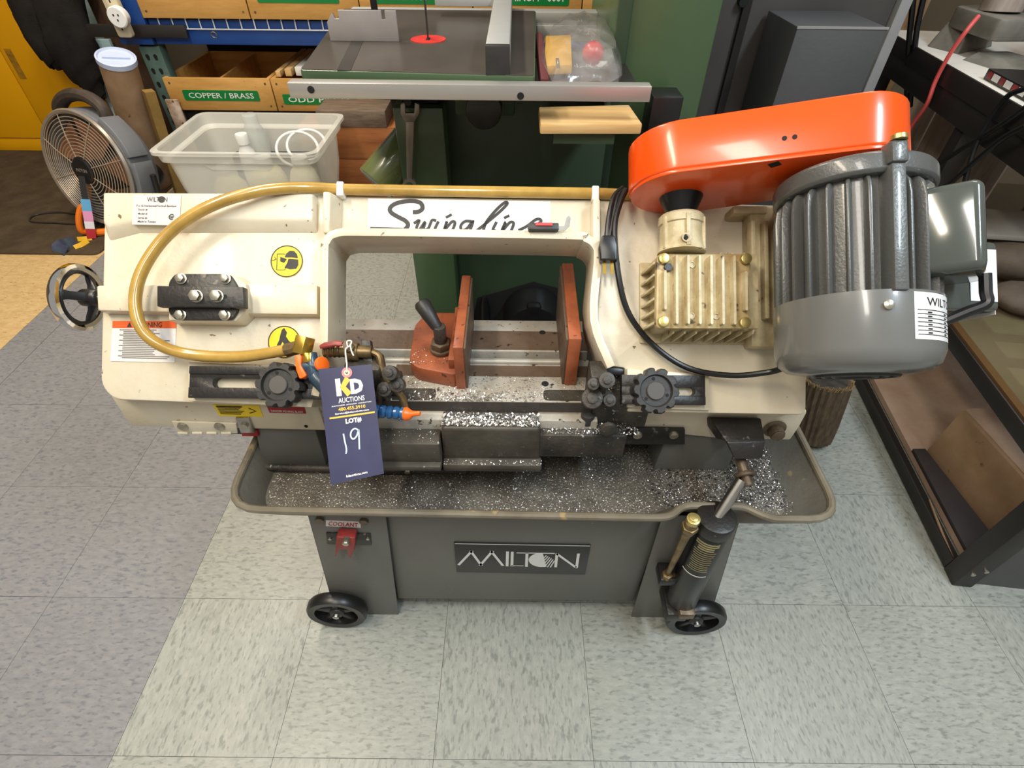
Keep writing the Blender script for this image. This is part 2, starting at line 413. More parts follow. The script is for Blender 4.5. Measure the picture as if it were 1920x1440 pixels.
# ---- stand -------------------------------------------------------
SF = .505   # front plane of the legs
sfr = Fr((0, SF, 0), (1, 0, 0), (0, 0, 1), (0, -1, 0))      # local x, z, outwards
legL = sfr.poly([(575, 960), (719, 968), (750, 1148), (612, 1148)])
legR = sfr.poly([(1250, 980), (1395, 968), (1338, 1155), (1183, 1158)])
legL = [(-.352, .418), (-.216, .418), (-.252, .0), (-.396, .0)]
legR = [(.262, .418), (.398, .418), (.455, .0), (.276, .0)]
for nm, lp in (('l', legL), ('r', legR)):
    lp2 = lp
    m = MB()
    # folded sheet leg: front face, outer side and back
    th = .004
    m.prism(lp, -.004, 0, sfr)
    out = [lp[0], lp[3]] if nm == 'l' else [lp[1], lp[2]]
    sgn = 1 if nm == 'l' else -1
    m.prism([out[0], out[1], (out[1][0] + sgn * th, out[1][1]), (out[0][0] + sgn * th, out[0][1])], -.36, 0, sfr)
    m.prism(lp, -.364, -.36, sfr)
    leg = m.build('stand_leg', greyp, saw, bev=.002)
    if nm == 'l':
        # motor bracket plate and switch guard
        sw = MB().prism(sfr.poly([(612, 997), (695, 999), (697, 1020), (614, 1018)]), 0, .003, sfr).build('switch_plate', black, saw, bev=.001)
        g = MB()
        q = sfr.poly([(633, 998), (668, 1000), (667, 1022), (658, 1040), (652, 1022), (640, 1022), (630, 1036)], .012)
        g.prism(q, .003, .022, sfr)
        g.build('switch_guard', redvinyl, sw, bev=.002)
        c = sfr.hit(650, 1012, .024)
        MB().cyl(sfr(*c, .02), sfr(*c, .034), .006).build('toggle', zinc, sw, bev=.002)
        for u in (619, 690):
            c = sfr.hit(u, 1009, .003); MB().cyl(sfr(*c, .003), sfr(*c, .006), .003, n=10).build('screw', zinc, sw)
        lb = sfr.poly([(611, 986), (611, 975), (676, 978), (677, 989)])
        lab = MB().prism(lb, 0, .0008, sfr).build('stand_label', lblgrey, saw)
        put_text(MB(), 'COOLANT', [(lb[0][0] + .005, lb[0][1] + .003), (lb[3][0] - .005, lb[3][1] + .003), (lb[2][0] - .005, lb[2][1] - .003), (lb[1][0] + .005, lb[1][1] - .003)], sfr, .0013, .01).build('lettering', lblred, lab)
        for u, v in ((600, 972), (683, 975)):
            c = sfr.hit(u, v, 0); MB().hexa(sfr(*c, 0), (0, -1, 0), .008, .006).build('bolt', rusty, saw)
mfr = Fr((0, .515, 0), (1, 0, 0), (0, 0, 1), (0, -1, 0))
mid = [(-.225, .418), (.272, .418), (.272, .062), (-.246, .062)]
pan = MB().prism(mid, -.004, 0, mfr).build('front_panel', greyp, saw, bev=.0015)
MB().box(-.24, .86, .05, .27, .865, .418).build('back_panel', greyp, saw)
# name plate
npq = mfr.poly([(856, 1072), (1097, 1077), (1108, 1022), (851, 1017)], .002)
plate = MB().prism(npq, 0, .003, mfr).build('name_plate', blackpaint, saw, bev=.0008)
def npc(px, py):            # zoomed nameplate sketch coordinates -> plate
    return mfr.hit(830 + px / 6.4, 1000 + py / 6.4, .0032)
def plate_stroke(mb, pts, w): mb.stroke([npc(*p) for p in pts], w, mfr, .0036)
m = MB(); w_ = .0055
plate_stroke(m, [(190, 378), (356, 206)], w_); plate_stroke(m, [(334, 206), (468, 386)], w_); plate_stroke(m, [(446, 386), (602, 208)], w_); plate_stroke(m, [(578, 208), (725, 388)], w_)
plate_stroke(m, [(778, 215), (773, 393)], w_); plate_stroke(m, [(836, 218), (830, 393)], w_); plate_stroke(m, [(820, 385), (970, 388)], .0028)
plate_stroke(m, [(885, 232), (1345, 238)], .0032); plate_stroke(m, [(1012, 232), (1005, 398)], w_)
plate_stroke(m, [(1372, 235), (1355, 405)], w_); plate_stroke(m, [(1365, 240), (1600, 408)], w_); plate_stroke(m, [(1630, 240), (1605, 415)], w_)
m.flat([npc(1190 + 158 * math.cos(a) - (0), 318 + 85 * math.sin(a)) for a in [R(70 + k * 12) for k in range(18)]], .0034, mfr)
for k in range(6): plate_stroke(m, [(1120 + 34 * k, 392 + 3 * k), (1245 + 20 * k, 262 + 12 * k)], .0024)
m.build('lettering', silver, plate)
MB().stroke([npc(145, 122), npc(1770, 150)], .0022, mfr, .0036).build('plate_edge', silver, plate)

# ---- wheels ------------------------------------------------------
for x, yw in ((-.372, .486), (.400, .478)):
    fr = Fr((x, yw, .064), (1, 0, 0), (0, 0, 1), (0, -1, 0))
    m = MB().lathe([(.046, -.012), (.060, -.014), (.064, -.008), (.064, .006), (.060, .012), (.046, .011), (.046, -.012)], fr, 36, False, False)
    wh = m.build('wheel', rubber, saw, ang=40)
    h = MB().lathe([(.016, -.013), (.016, .006), (.012, .01)], fr, 18)
    for k in range(5):
        a = k * 2 * math.pi / 5 + .3
        h.prism([(math.cos(a) * .012 - math.sin(a) * .006, math.sin(a) * .012 + math.cos(a) * .006), (math.cos(a) * .012 + math.sin(a) * .006, math.sin(a) * .012 - math.cos(a) * .006), (math.cos(a) * .048 + math.sin(a) * .005, math.sin(a) * .048 - math.cos(a) * .005), (math.cos(a) * .048 - math.sin(a) * .005, math.sin(a) * .048 + math.cos(a) * .005)], -.006, .004, fr)
    h.build('wheel_spokes', plasticblk, wh, bev=.001)
    MB().cyl(fr(0, 0, -.05), fr(0, 0, .016), .007, n=12).build('axle', steel, wh, bev=.001)

# ---- chip tray ---------------------------------------------------
rim = [(-.468, .474), (.243, .466), (.262, .470), (.285, .490), (.385, .490), (.405, .476), (.425, .466), (.538, .466), (.538, .96), (-.468, .96)]
rr_ = [.06, .03, .01, .02, .02, .01, .02, .06, .06, .06]
rimp = rnd_poly(rim, rr_, 5)
def inset(poly, dx0, dx1, dy0, dy1):
    xs = [p[0] for p in poly]; ys = [p[1] for p in poly]; x0, x1, y0, y1 = min(xs), max(xs), min(ys), max(ys)
    return [(x0 + dx0 + (p[0] - x0) / (x1 - x0) * (x1 - x0 - dx0 - dx1), y0 + dy0 + (p[1] - y0) / (y1 - y0) * (y1 - y0 - dy0 - dy1)) for p in poly]
TZ = .470; TB = .424
ring = lambda p, z: [W(a, b, z) for a, b in p]
in1 = inset(rimp, .012, .012, .012, .012); in2 = inset(rimp, .035, .052, .026, .03)
ou1 = inset(rimp, .004, .004, .004, .004)
m = MB().loft([ring(in2, TB - .004), ring(ou1, TZ - .012), ring(rimp, TZ - .004), ring(inset(rimp, .004, .004, .004, .004), TZ + .002), ring(in1, TZ - .004), ring(in2, TB)], True, True)
ctray = m.build('chip_tray', traym, saw, ang=50)
MB().tube([W(a, b, TZ) for a, b in inset(rimp, .004, .004, .004, .004)], .0065, 10, True).build('tray_rim', M('worn_rim', (122, 114, 98), .42, vs=9, rgb2=(96, 86, 68), spot=(150, 128, 88), ss=26, st=.64), ctray)

sf_ = MB().prism(inset(in2, .004, .006, .004, .02), TB, TB + .0008).build('swarf_layer', M('fine_swarf', (104, 98, 88), .5, .2, vs=14, rgb2=(70, 64, 56), spot=(196, 192, 184), ss=330, st=.60, sw=.06, bump=.8, bs=300), ctray); tag(sf_, kind='stuff')
# ---- bed, vise ---------------------------------------------------
BZ = .60
m = MB()
m.box(-.345, .602, .548, -.24, .706, BZ).box(-.24, .560, .548, .135, .706, BZ).box(-.345, .726, .548, .135, .818, BZ).box(-.345, .70, .548, .135, .73, BZ - .03)
bed = m.build('bed', bedm, saw, bev=.0025)
MB().box(-.345, .730, BZ, .135, .783, BZ + .0008).build('brown_band', bedbrown, bed)  # thin strips in a darker brown than the rest of the bed top
MB().box(-.20, .660, BZ, .135, .687, BZ + .0008).build('brown_band', bedbrown, bed)
MB().cyl((-.22, .697, BZ + .001), (.09, .697, BZ + .001), .006, n=12).build('feed_screw', M('dull_screw', (178, 172, 160), .45, .3), bed)
for u, v in ((1017, 624), (1022, 720)):
    p = PZ(u, v, BZ); MB().cyl(p, p + Vector((0, 0, .0012)), .006, n=14).build('bolt_hole', hole, bed)
# dark castings in front of the blade
MB().prism(rrect(-.235, BZ + .0001, -.115, BZ + .0002, 0) if False else [(-.24, .528), (-.112, .528), (-.112, .572), (-.24, .572)], .530, .578).build('bed_apron', blockm, saw, bev=.004)
MB().prism([(-.24, .518), (-.112, .518), (-.112, .54), (-.24, .54)], .522, .534).build('bed_apron', blockm, saw, bev=.003)
MB().box(.044, .545, .528, .182, .60, .582).build('bed_apron', blackgrime, saw, bev=.003)
MB().prism([(-.113, .545), (.048, .545), (.048, .60), (-.113, .60)], .515, .602, W, [(-.108, .540), (.044, .540), (.044, .60), (-.108, .60)]).build('front_block', blockm, saw, bev=.006, seg=3)
MB().prism([(-.112, .530), (.050, .530), (.050, .60), (-.112, .60)], .505, .524).build('block_lip', blockm, saw, bev=.005)
MB().prism(rrect(-.30, .602, -.125, .628, .008), BZ, BZ + .0015).build('blade_slot', blackgrime, bed)
MB().prism(rrect(.052, .604, .125, .628, .008), BZ, BZ + .0015).build('blade_slot', blackgrime, bed)
# supports between bed and tray
MB().prism([(-.46, .60), (-.34, .60), (-.34, .82), (-.46, .82)], TB, .55, W, [(-.44, .61), (-.34, .61), (-.34, .82), (-.44, .82)]).build('bed_support', greyp, saw, bev=.004)
MB().prism([(.262, .60), (.40, .60), (.40, .82), (.262, .82)], TB, .55, W, [(.275, .61), (.40, .61), (.40, .82), (.275, .82)]).build('bed_support', greyp, saw, bev=.004)
MB().box(-.345, .64, .49, .40, .80, .552).build('bed_beam', blockm, saw, bev=.003)
MB().box(.18, .612, .505, .42, .70, .548).build('bed_beam', black, saw, bev=.003)
MB().cyl((-.455, .588, TB + .012), (-.08, .582, TB + .014), .0065, n=12).build('stop_rod', blackgrime, saw, bev=.001)
for x in (-.19, -.155, -.14): MB().cyl((x, .5835, TB + .013), (x + .008, .5835, TB + .013), .0068, n=12).build('rod_band', zinc, saw)

def jaw(x0, x1, prof, name, mat):
    fr = Fr((0, 0, 0), (0, 1, 0), (0, 0, 1), (1, 0, 0))
    return MB().prism(prof, x0, x1, fr).build(name, mat, saw, bev=.002)
# fixed jaw (right)
fj = jaw(.087, .107, [(.640, BZ), (.640, .700), (.835, .715), (.848, .70), (.83, BZ)], 'fixed_jaw', vise_o)
jfr = Fr((.0865, 0, 0), (0, 1, 0), (0, 0, 1), (-1, 0, 0))
MB().prism([(.642, BZ + .001), (.642, .697), (.833, .711), (.83, BZ + .001)], -.001, .0035, jfr).build('jaw_face', bedbrown, fj, bev=.001)
# moving jaw (left)
mj = jaw(-.092, -.076, [(.628, BZ), (.628, .690), (.825, .694), (.835, .68), (.80, BZ)], 'moving_jaw', vise_o)
MB().prism(rnd_poly([(-.172, .665), (-.158, .648), (-.088, .630), (-.088, .80), (-.160, .80), (-.176, .76)], .012), BZ, BZ + .030).build('jaw_base', vise_o, mj, bev=.003)
MB().box(-.104, .645, BZ + .03, -.09, .79, BZ + .05).build('jaw_rib', vise_o, mj, bev=.002)
jf2 = Fr((-.0755, 0, 0), (0, 1, 0), (0, 0, 1), (1, 0, 0))
MB().prism([(.630, BZ + .001), (.630, .687), (.822, .691), (.80, BZ + .001)], -.001, .003, jf2).build('jaw_face', bedbrown, mj, bev=.001)
# locking lever
pb = PZ(828, 655, BZ + .032)
m = MB().cyl(pb, pb + Vector((0, 0, .006)), .020, n=18).hexa(pb + Vector((0, 0, .006)), (0, 0, 1), .0175, .012)
hub = m.build('lock_nut', rusty, mj, bev=.001)
top = pb + Vector((0, 0, .05))
MB().cyl(pb + Vector((0, 0, .012)), top, .0105, n=16).build('lever_stem', blackgrime, mj, bev=.002)
g0 = PY(822, 618, top.y - .002); g1 = PY(789, 566, top.y + .03)
lv = MB().tube([g0, g0.lerp(g1, .12), g0.lerp(g1, .5), g0.lerp(g1, .9), g1], .01, 14, rads=[.007, .0095, .012, .0138, .011]).build('lever_grip', plasticblk, mj, ang=50)

# ---- saw head: a casting that leans back 47 degrees --------------
TAU = R(47)
HO = Vector((0, .575, .625))
HV = Vector((0, math.sin(TAU), math.cos(TAU))); HN = Vector((0, -math.cos(TAU), math.sin(TAU)))
H = Fr(HO, (1, 0, 0), HV, HN)
hit = H.hit
def off_path(pts, d):
    P = [Vector(p) for p in pts]; out = []
    for i in range(len(P)):
        a = P[max(i - 1, 0)]; b = P[min(i + 1, len(P) - 1)]
        t = (b - a).normalized(); out.append(P[i] + Vector((-t.y, t.x)) * d)
    return out
# web: left plate, top beam, right plate as one casting
outer = [hit(196, 362), hit(610, 366), hit(1118, 374), hit(1515, 386), hit(1512, 778), hit(1176, 772),
         hit(1172, 690), hit(1140, 686), hit(1106, 600), hit(1110, 476), hit(1095, 452), hit(640, 446), hit(622, 466), hit(618, 660), hit(598, 700), hit(590, 764), hit(212, 749), hit(188, 722)]
casting = MB().prism(rnd_poly(outer, [.012, 0, 0, .02, .012, 0, .004, .004, .02, .02, .02, .02, .02, .02, 0, .004, .022, .02], 4), -.055, 0, H).build('head_casting', cream, saw, bev=.004)
# flange round the opening
fp = [hit(590, 742, .03), hit(603, 690, .03), hit(607, 640, .03), hit(608, 480, .03), hit(612, 452, .03), hit(632, 437, .03), hit(700, 435, .03), hit(1060, 441, .03), hit(1098, 446, .03), hit(1118, 462, .03), hit(1121, 490, .03), hit(1114, 600, .03), hit(1146, 688, .03)]
fpath = [Vector(p) for p in catmull([(p[0], p[1], 0) for p in fp], 4)]
fpath = [(p.x, p.y) for p in fpath]
A_ = off_path(fpath, .006); B_ = off_path(fpath, -.006)
rings = [[H(*a, -.058), H(*a, .030), H(*b, .030), H(*b, -.058)] for a, b in zip(A_, B_)]
MB().loft(rings).build('opening_flange', cream, casting, bev=.0025)
# upstand above left flange
MB().prism([hit(602, 356, .03), hit(632, 358, .03), hit(630, 436, .03), hit(603, 436, .03)], 0, .028, H, [hit(604, 357, .03), hit(618, 358, .03), hit(616, 436, .03), hit(604, 436, .03)]).build('flange_rib', cream, casting, bev=.003)
MB().prism([hit(1112, 372, .03), hit(1126, 372, .03), hit(1126, 460, .03), hit(1112, 446, .03)], 0, .029, H).build('flange_rib', cream, casting, bev=.003)
# raised upper panel, sloping lower lip
up = [hit(206, 368), hit(592, 370), hit(592, 418), hit(270, 418), hit(215, 430), hit(206, 420)]
up0 = [hit(200, 364), hit(597, 366), hit(597, 440), hit(262, 440), hit(205, 455), hit(200, 440)]
MB().prism(up0, -.002, .014, H, up).build('raised_panel', cream, casting, bev=.003)
# centre bar and tension boss
bar0 = [hit(180, 533, .02), hit(470, 528, .02), hit(598, 532, .02), hit(598, 594, .02), hit(470, 592, .02), hit(182, 586, .02)]
cbar = MB().prism(bar0, -.01, .022, H, inset(bar0, .002, .002, .003, .003)).build('tension_slide', cream, casting, bev=.003)
bo = [hit(310, 514, .03), hit(440, 512, .03), hit(466, 530, .03), hit(470, 580, .03), hit(445, 606, .03), hit(312, 604, .03)]
MB().prism(bo, 0, .030, H, inset(bo, .003, .004, .003, .003)).build('tension_boss', cream, cbar, bev=.003)
tb = MB().prism(rnd_poly(H.poly([(330, 514), (432, 514), (447, 538), (447, 584), (436, 601), (332, 601), (318, 588), (318, 530)], .034), .006), .030, .037, H).build('tension_bracket', black, saw, bev=.0015)
MB().prism(H.poly([(295, 536), (457, 538), (458, 577), (295, 575)], .05), .037, .051, H).build('slide_bar', black, tb, bev=.0015)
for u, v in ((338, 522), (421, 522), (337, 590), (420, 590)):
    c = hit(u, v, .04); MB().cyl(H(*c, .037), H(*c, .0385), .0085).hexa(H(*c, .0385), HN, .0068, .006).build('bolt', zinc, tb, bev=.0006)
for u, v in ((367, 555), (406, 555)):
    c = hit(u, v, .054); MB().cyl(H(*c, .051), H(*c, .0525), .0095).hexa(H(*c, .0525), HN, .0085, .008).build('bolt', zinc, tb, bev=.0006)
c = hit(422, 556, .051); MB().cyl(H(*c, .0505), H(*c, .0514), .003, n=10).build('bolt_hole', hole, tb)

# ---- tension handwheel ------------------------------------------
hc = hit(150, 558, .008); hw_c = H(hc[0], hc[1], .008); AX = Vector((1, 0, 0))
hwf = Fr(hw_c, HV, HN, (1, 0, 0))
rimo = MB(); n_ = 40
rings = []
for k in range(n_):
    a = 2 * math.pi * k / n_; prof = [(.040, -.004), (.043, -.0100), (.048, -.0105), (.052, -.004), (.051, .004), (.046, .006), (.041, .003)]
    rings.append([hwf(r * math.cos(a), r * math.sin(a), h) for r, h in prof])
rings.append(rings[0])
hwl = rimo.loft(rings, False, False).build('handwheel', chrome, saw, ang=50)
m = MB().lathe([(.0405, -.002), (.0415, .003), (.039, .006), (.0365, .004), (.0365, -.001)], hwf, 36, False, False)
for k in range(3):
    a = R(95) + k * 2 * math.pi / 3
    e1 = Vector((math.cos(a), math.sin(a))); e2 = Vector((-e1.y, e1.x))
    secs = []
    for rr, w, h0, h1 in ((.010, .0075, .012, .026), (.018, .0065, .008, .020), (.03, .006, 0, .010), (.039, .0085, -.003, .005)):
        secs.append([hwf(*(e1 * rr + e2 * w), h0), hwf(*(e1 * rr - e2 * w), h0), hwf(*(e1 * rr - e2 * w), h1), hwf(*(e1 * rr + e2 * w), h1)])
    m.loft(secs)
m.lathe([(.013, .004), (.014, .02), (.0135, .030), (.010, .032)], hwf, 20)
m.build('spokes', rubber, hwl, bev=.0015)
MB().cyl(hwf(0, 0, .028), hwf(0, 0, .048), .008, n=16).build('shaft', chrome, hwl)

# ---- lower wheel cover (skirt under the casting) -----------------
def skirt(pts_top, pts_bot, y0, y1, name, mat, bev=.004):
    m = MB(); fr = Fr((0, y0, 0), (1, 0, 0), (0, 0, 1), (0, -1, 0))
    poly = fr.poly(pts_top) + fr.poly(pts_bot)
    return m.prism(poly, -(y1 - y0), 0, fr).build(name, mat, saw, bev=bev)
skl = skirt([(206, 742), (590, 756), (598, 766)], [(612, 808), (330, 802), (244, 800)], .598, .72, 'wheel_cover', cream)
skr = skirt([(1178, 765), (1515, 772)], [(1500, 800), (1482, 826), (1340, 822), (1182, 806)], .600, .74, 'wheel_cover', cream)
KF = Fr((0, .598, 0), (1, 0, 0), (0, 0, 1), (0, -1, 0))
# cover seam, hinge leaf and latch
hg = MB().prism(KF.poly([(322, 790), (443, 794), (446, 812), (335, 814)], .003), 0, .004, KF).build('hinge_leaf', cream, skl, bev=.001)
for u in (343, 412):
    c = KF.hit(u, 799, .004); MB().lathe([(.009, .004), (.008, .0075), (.003, .009)], Fr(KF(*c, 0), (1, 0, 0), (0, 0, 1), (0, -1, 0)), 16).build('screw', zinc, skl)
for k in range(4):
    c0 = KF.hit(335 + 27 * k, 812, .004); c1 = KF.hit(353 + 27 * k, 812, .004)
    MB().cyl(KF(*c0, .003), KF(*c1, .003), .0035, n=10).build('hinge_knuckle', cream, skl)
lt = MB().prism(KF.poly([(441, 784), (466, 784), (478, 812), (451, 812)], .005), 0, .005, KF).build('latch_plate', steel, skl, bev=.001)
c = KF.hit(459, 797, .005); MB().hexa(KF(*c, .005), (0, -1, 0), .007, .005).build('bolt', zinc, skl)
MB().prism(KF.poly([(408, 812), (450, 812), (452, 822), (410, 822)], .0), -.03, -.01, KF).build('brush_holder', black, skl)
MB().prism(KF.poly([(450, 811), (480, 811), (484, 822), (452, 822)], .0), -.02, -.004, KF).build('red_grip', lblred, skl, bev=.001)
c = KF.hit(574, 799, 0); MB().cyl(KF(*c, -.001), KF(*c, .001), .003, n=10).build('bolt_hole', hole, skl)
yl = KF.poly([(412, 779), (494, 781), (486, 760), (399, 758)])
lab = MB().prism(yl, 0, .001, KF).build('caution_label', lblyellow, skl)
m = MB()
for k in range(6):
    f = .12 + .13 * k; a = Vector(yl[3]).lerp(Vector(yl[0]), f); b = Vector(yl[2]).lerp(Vector(yl[1]), f)
    m.stroke([a.lerp(b, .06), a.lerp(b, .62 - .05 * (k % 3))], .0016 if k else .003, KF, .0016)
m.stroke([Vector(yl[2]).lerp(Vector(yl[3]), .25) + Vector((0, -.006)), Vector(yl[2]).lerp(Vector(yl[3]), .12) + Vector((0, -.013)), Vector(yl[2]).lerp(Vector(yl[3]), .28) + Vector((0, -.018))], .002, KF, .0016)
m.build('lettering', ink, lab)
rl = KF.poly([(506, 773), (574, 775), (571, 762), (500, 760)])
lab = MB().prism(rl, 0, .001, KF).build('danger_label', lblred, skl)
put_text(MB(), 'DANGER MOVING BLADE', [Vector(rl[3]).lerp(Vector(rl[0]), .85) + Vector((.004, 0)), Vector(rl[2]).lerp(Vector(rl[1]), .85) - Vector((.004, 0)), Vector(rl[2]).lerp(Vector(rl[1]), .55) - Vector((.004, 0)), Vector(rl[3]).lerp(Vector(rl[0]), .55) + Vector((.004, 0))], KF, .0016).build('lettering', white, lab)

# ---- labels on the head -----------------------------------------
def sticker(pts, h, name, mat, parent=None, fr=H):
    q = fr.poly(pts, h)
    return q, MB().prism(q, h - .0008, h + .0006, fr).build(name, mat, parent or casting)
def qmap(q, x, y):     # q: TL, TR, BR, BL; x right 0..1, y down 0..1
    a, b, c, d = [Vector(p) for p in q]
    return (a.lerp(b, x)).lerp(d.lerp(c, x), y)
def qtext(mb, s, q, x0, y0, x1, y1, fr, h, bold=0.0):
    put_text(mb, s, [qmap(q, x0, y1), qmap(q, x1, y1), qmap(q, x1, y0), qmap(q, x0, y0)], fr, h, bold)
hh = .0145
q, lab = sticker([(250, 366), (340, 366), (337, 423), (248, 421)], hh, 'maker_label', lblgrey)
m = MB()
qtext(m, 'WILTON', q, .30, .07, .72, .23, H, hh + .001)
qtext(m, '7 x 12 Horizontal/Vertical Bandsaw', q, .08, .33, .92, .40, H, hh + .001, .01)
for s, y in (('Stock #:', .46), ('Model #:', .60), ('Serial #:', .74), ('Made in Taiwan', .86)):
    qtext(m, s, q, .12, y, .32 if len(s) < 10 else .5, y + .07, H, hh + .001, .01)
m.stroke([qmap(q, .83 + .055 * math.cos(a), .73 + .085 * math.sin(a)) for a in [R(-40 - 26 * k) for k in range(11)]], .0016, H, hh + .001)
m.stroke([qmap(q, .80, .72), qmap(q, .88, .72)], .0014, H, hh + .001); m.stroke([qmap(q, .80, .76), qmap(q, .86, .76)], .0014, H, hh + .001)
c = qmap(q, .60, .15); m.flat(circ(c.x, c.y, .0052, 16), hh + .0011, H)
m.build('lettering', ink, lab)

q, lab = sticker([(212, 602), (331, 602), (328, 680), (207, 677)], .0005, 'warning_label', offwhite)
m = MB().flat([qmap(q, 0, 0), qmap(q, 1, 0), qmap(q, 1, .175), qmap(q, 0, .175)], .0014, H); m.build('warning_band', lblorange, lab)
m = MB(); qtext(m, 'WARNING', q, .34, .03, .78, .155, H, .0018, .015)
m.flat([qmap(q, .23, .15), qmap(q, .31, .15), qmap(q, .27, .03)], .0018, H); m.build('lettering', ink, lab)
m = MB(); rs = random.Random(4)
for k in range(17):
    y = .22 + k * .043; m.stroke([qmap(q, .12 + (.06 if k % 3 else 0), y), qmap(q, .62 + .32 * rs.random(), y)], .0014, H, .0016)
m.build('small_print', greyink, lab)

def pictogram(cu, cv, rp):
    c = hit(cu, cv, .0005); e = hit(cu + rp, cv, .0005); r = e[0] - c[0]
    lab = MB().prism(circ(*c, r, 36), -.0004, .0010, H).build('safety_pictogram', lblyellow, casting)
    rim_ = MB().stroke([(c[0] + (r - .001) * math.cos(2 * math.pi * k / 40), c[1] + (r - .001) * math.sin(2 * math.pi * k / 40)) for k in range(41)], .0016, H, .0014)
    rim_.build('border', ink, lab)
    return c, r, lab
c, r, lab = pictogram(538, 490, 30.5)
P_ = lambda x, y, c=c, r=r: (c[0] + x * r, c[1] + y * r)
m = MB().flat([P_(-.14, .24), P_(-.04, .48), P_(.18, .66), P_(.44, .64), P_(.62, .44), P_(.68, .20), P_(.30, .24)], .0015, H)
m.flat([P_(.10, .15), P_(.70, .11), P_(.72, -.22), P_(.60, -.46), P_(.20, -.50), P_(-.12, -.40), P_(.04, -.10)], .0015, H)
m.flat([P_(-.40, .26), P_(-.12, .18), P_(.0, .12), P_(-.16, -.10), P_(-.40, -.02)], .0015, H)
for a, b in (((-.60, .45), (-.1, .45)), ((-.60, .45), (-.60, -.55)), ((-.60, -.55), (-.12, -.55)), ((-.12, -.55), (.1, -.12)), ((-.92, .02), (-.64, .12)), ((-.78, .28), (-.64, .12))):
    m.stroke([P_(*a), P_(*b)], .0009, H, .0015)
m.build('symbol', ink, lab)
c, r, lab = pictogram(533, 641, 30.5)
P_ = lambda x, y, c=c, r=r: (c[0] + x * r, c[1] + y * r)
m = MB().flat([P_(-.02, .86), P_(.16, .58), P_(.10, .34), P_(.30, .06), P_(.58, -.16), P_(.44, -.22), P_(.22, -.10), P_(.14, -.30), P_(.02, -.34), P_(-.02, -.10), P_(-.10, .0), P_(-.20, -.22), P_(-.34, -.30), P_(-.44, -.22), P_(-.30, .10), P_(-.24, .44), P_(-.16, .74)], .0015, H)
for k in range(6): m.stroke([P_(-.5 + .16 * k, -.52 + .02 * k), P_(-.38 + .16 * k, -.40 + .02 * k)], .002, H, .0015)
m.stroke([P_(-.52, -.56), P_(.42, -.46)], .0024, H, .0015)
m.build('symbol', ink, lab)

# script brand sticker on the top beam
q, lab = sticker([(690, 372), (1032, 378), (1032, 436), (690, 432)], .0005, 'brand_sticker', offwhite)
def sc(pts, sub=5): return [(p.x, p.y) for p in catmull([(*hit(u, v, .0015), 0) for u, v in pts], sub)]
m = MB(); px_ = .00104
m.stroke(sc([(774, 398), (784, 397), (792, 391), (789, 381), (776, 377), (756, 378), (739, 383), (731, 391), (734, 399), (747, 407), (760, 414), (765, 422), (758, 431), (745, 436)]), 6.5 * px_, H, .0014)
m.stroke(sc([(694, 428), (730, 429), (755, 430)]), 4.5 * px_, H, .0014)
for s_, w in (([(776, 419), (786, 413), (781, 427), (786, 431), (797, 416), (794, 430), (803, 428), (810, 413), (818, 414)], 4.4), ([(822, 415), (815, 431), (822, 432)], 4.4), ([(836, 408), (847, 402)], 4), ([(832, 434), (838, 415), (834, 430), (847, 416), (853, 418), (848, 433)], 4.4),
              ([(884, 415), (872, 415), (864, 423), (866, 432), (876, 428), (887, 414), (880, 436)], 4.4), ([(892, 434), (912, 418), (938, 396), (951, 382), (946, 380), (930, 394), (912, 416), (906, 432)], 4.6), ([(931, 416), (924, 431), (930, 433)], 4.4), ([(945, 409), (955, 404)], 4),
              ([(940, 434), (948, 416), (943, 431), (956, 417), (963, 419), (958, 434)], 4.4), ([(972, 432), (988, 424), (1004, 412), (1012, 411), (1014, 416), (1000, 424), (990, 430)], 4.4)):
    m.stroke(sc(s_), w * px_, H, .0014)
m.build('lettering', ink, lab)

# ---- blade guide arms and star knobs ----------------------------
def star_knob(u, v, h, r, par):
    c = hit(u, v, h + .02); fr = Fr(H(*c, h), (1, 0, 0), HV, HN)
    pts = []
    for k in range(10):
        for da, rr in ((-.24, 1.0), (-.08, 1.04), (.10, 1.0), (.20, .87), (.30, .84), (.36, .88)):
            a = 2 * math.pi * k / 10 + da; pts.append((r * rr * math.cos(a), r * rr * math.sin(a)))
    kn = MB().loft([[fr(x * .96, y * .96, 0) for x, y in pts], [fr(x, y, .004) for x, y in pts], [fr(x, y, .022) for x, y in pts], [fr(x * .94, y * .94, .026) for x, y in pts]] + [[fr(r * q_ * math.cos(2 * math.pi * k / 60 - .24), r * q_ * math.sin(2 * math.pi * k / 60 - .24), hh_) for k in range(60)] for q_, hh_ in ((.72, .026), (.66, .021))]).build('star_knob', plasticblk, par, ang=40)
    MB().lathe([(r * .40, .019), (r * .40, .0235), (r * .37, .0245)], fr, 24).build('knob_cap', M('knob_cap_grey', (78, 74, 70), .5), kn) if False else MB().lathe([(r * .40, .019), (r * .40, .0235), (r * .37, .0245)], fr, 24).build('knob_cap', M('knob_cap_grey', (78, 74, 70), .5), par)
    for k in range(3):
        a = R(100) + k * R(120); MB().cyl(fr(r * .54 * math.cos(a), r * .54 * math.sin(a), .020), fr(r * .54 * math.cos(a), r * .54 * math.sin(a), .0216), r * .075, n=10).build('knob_hole', hole, par)
    return kn
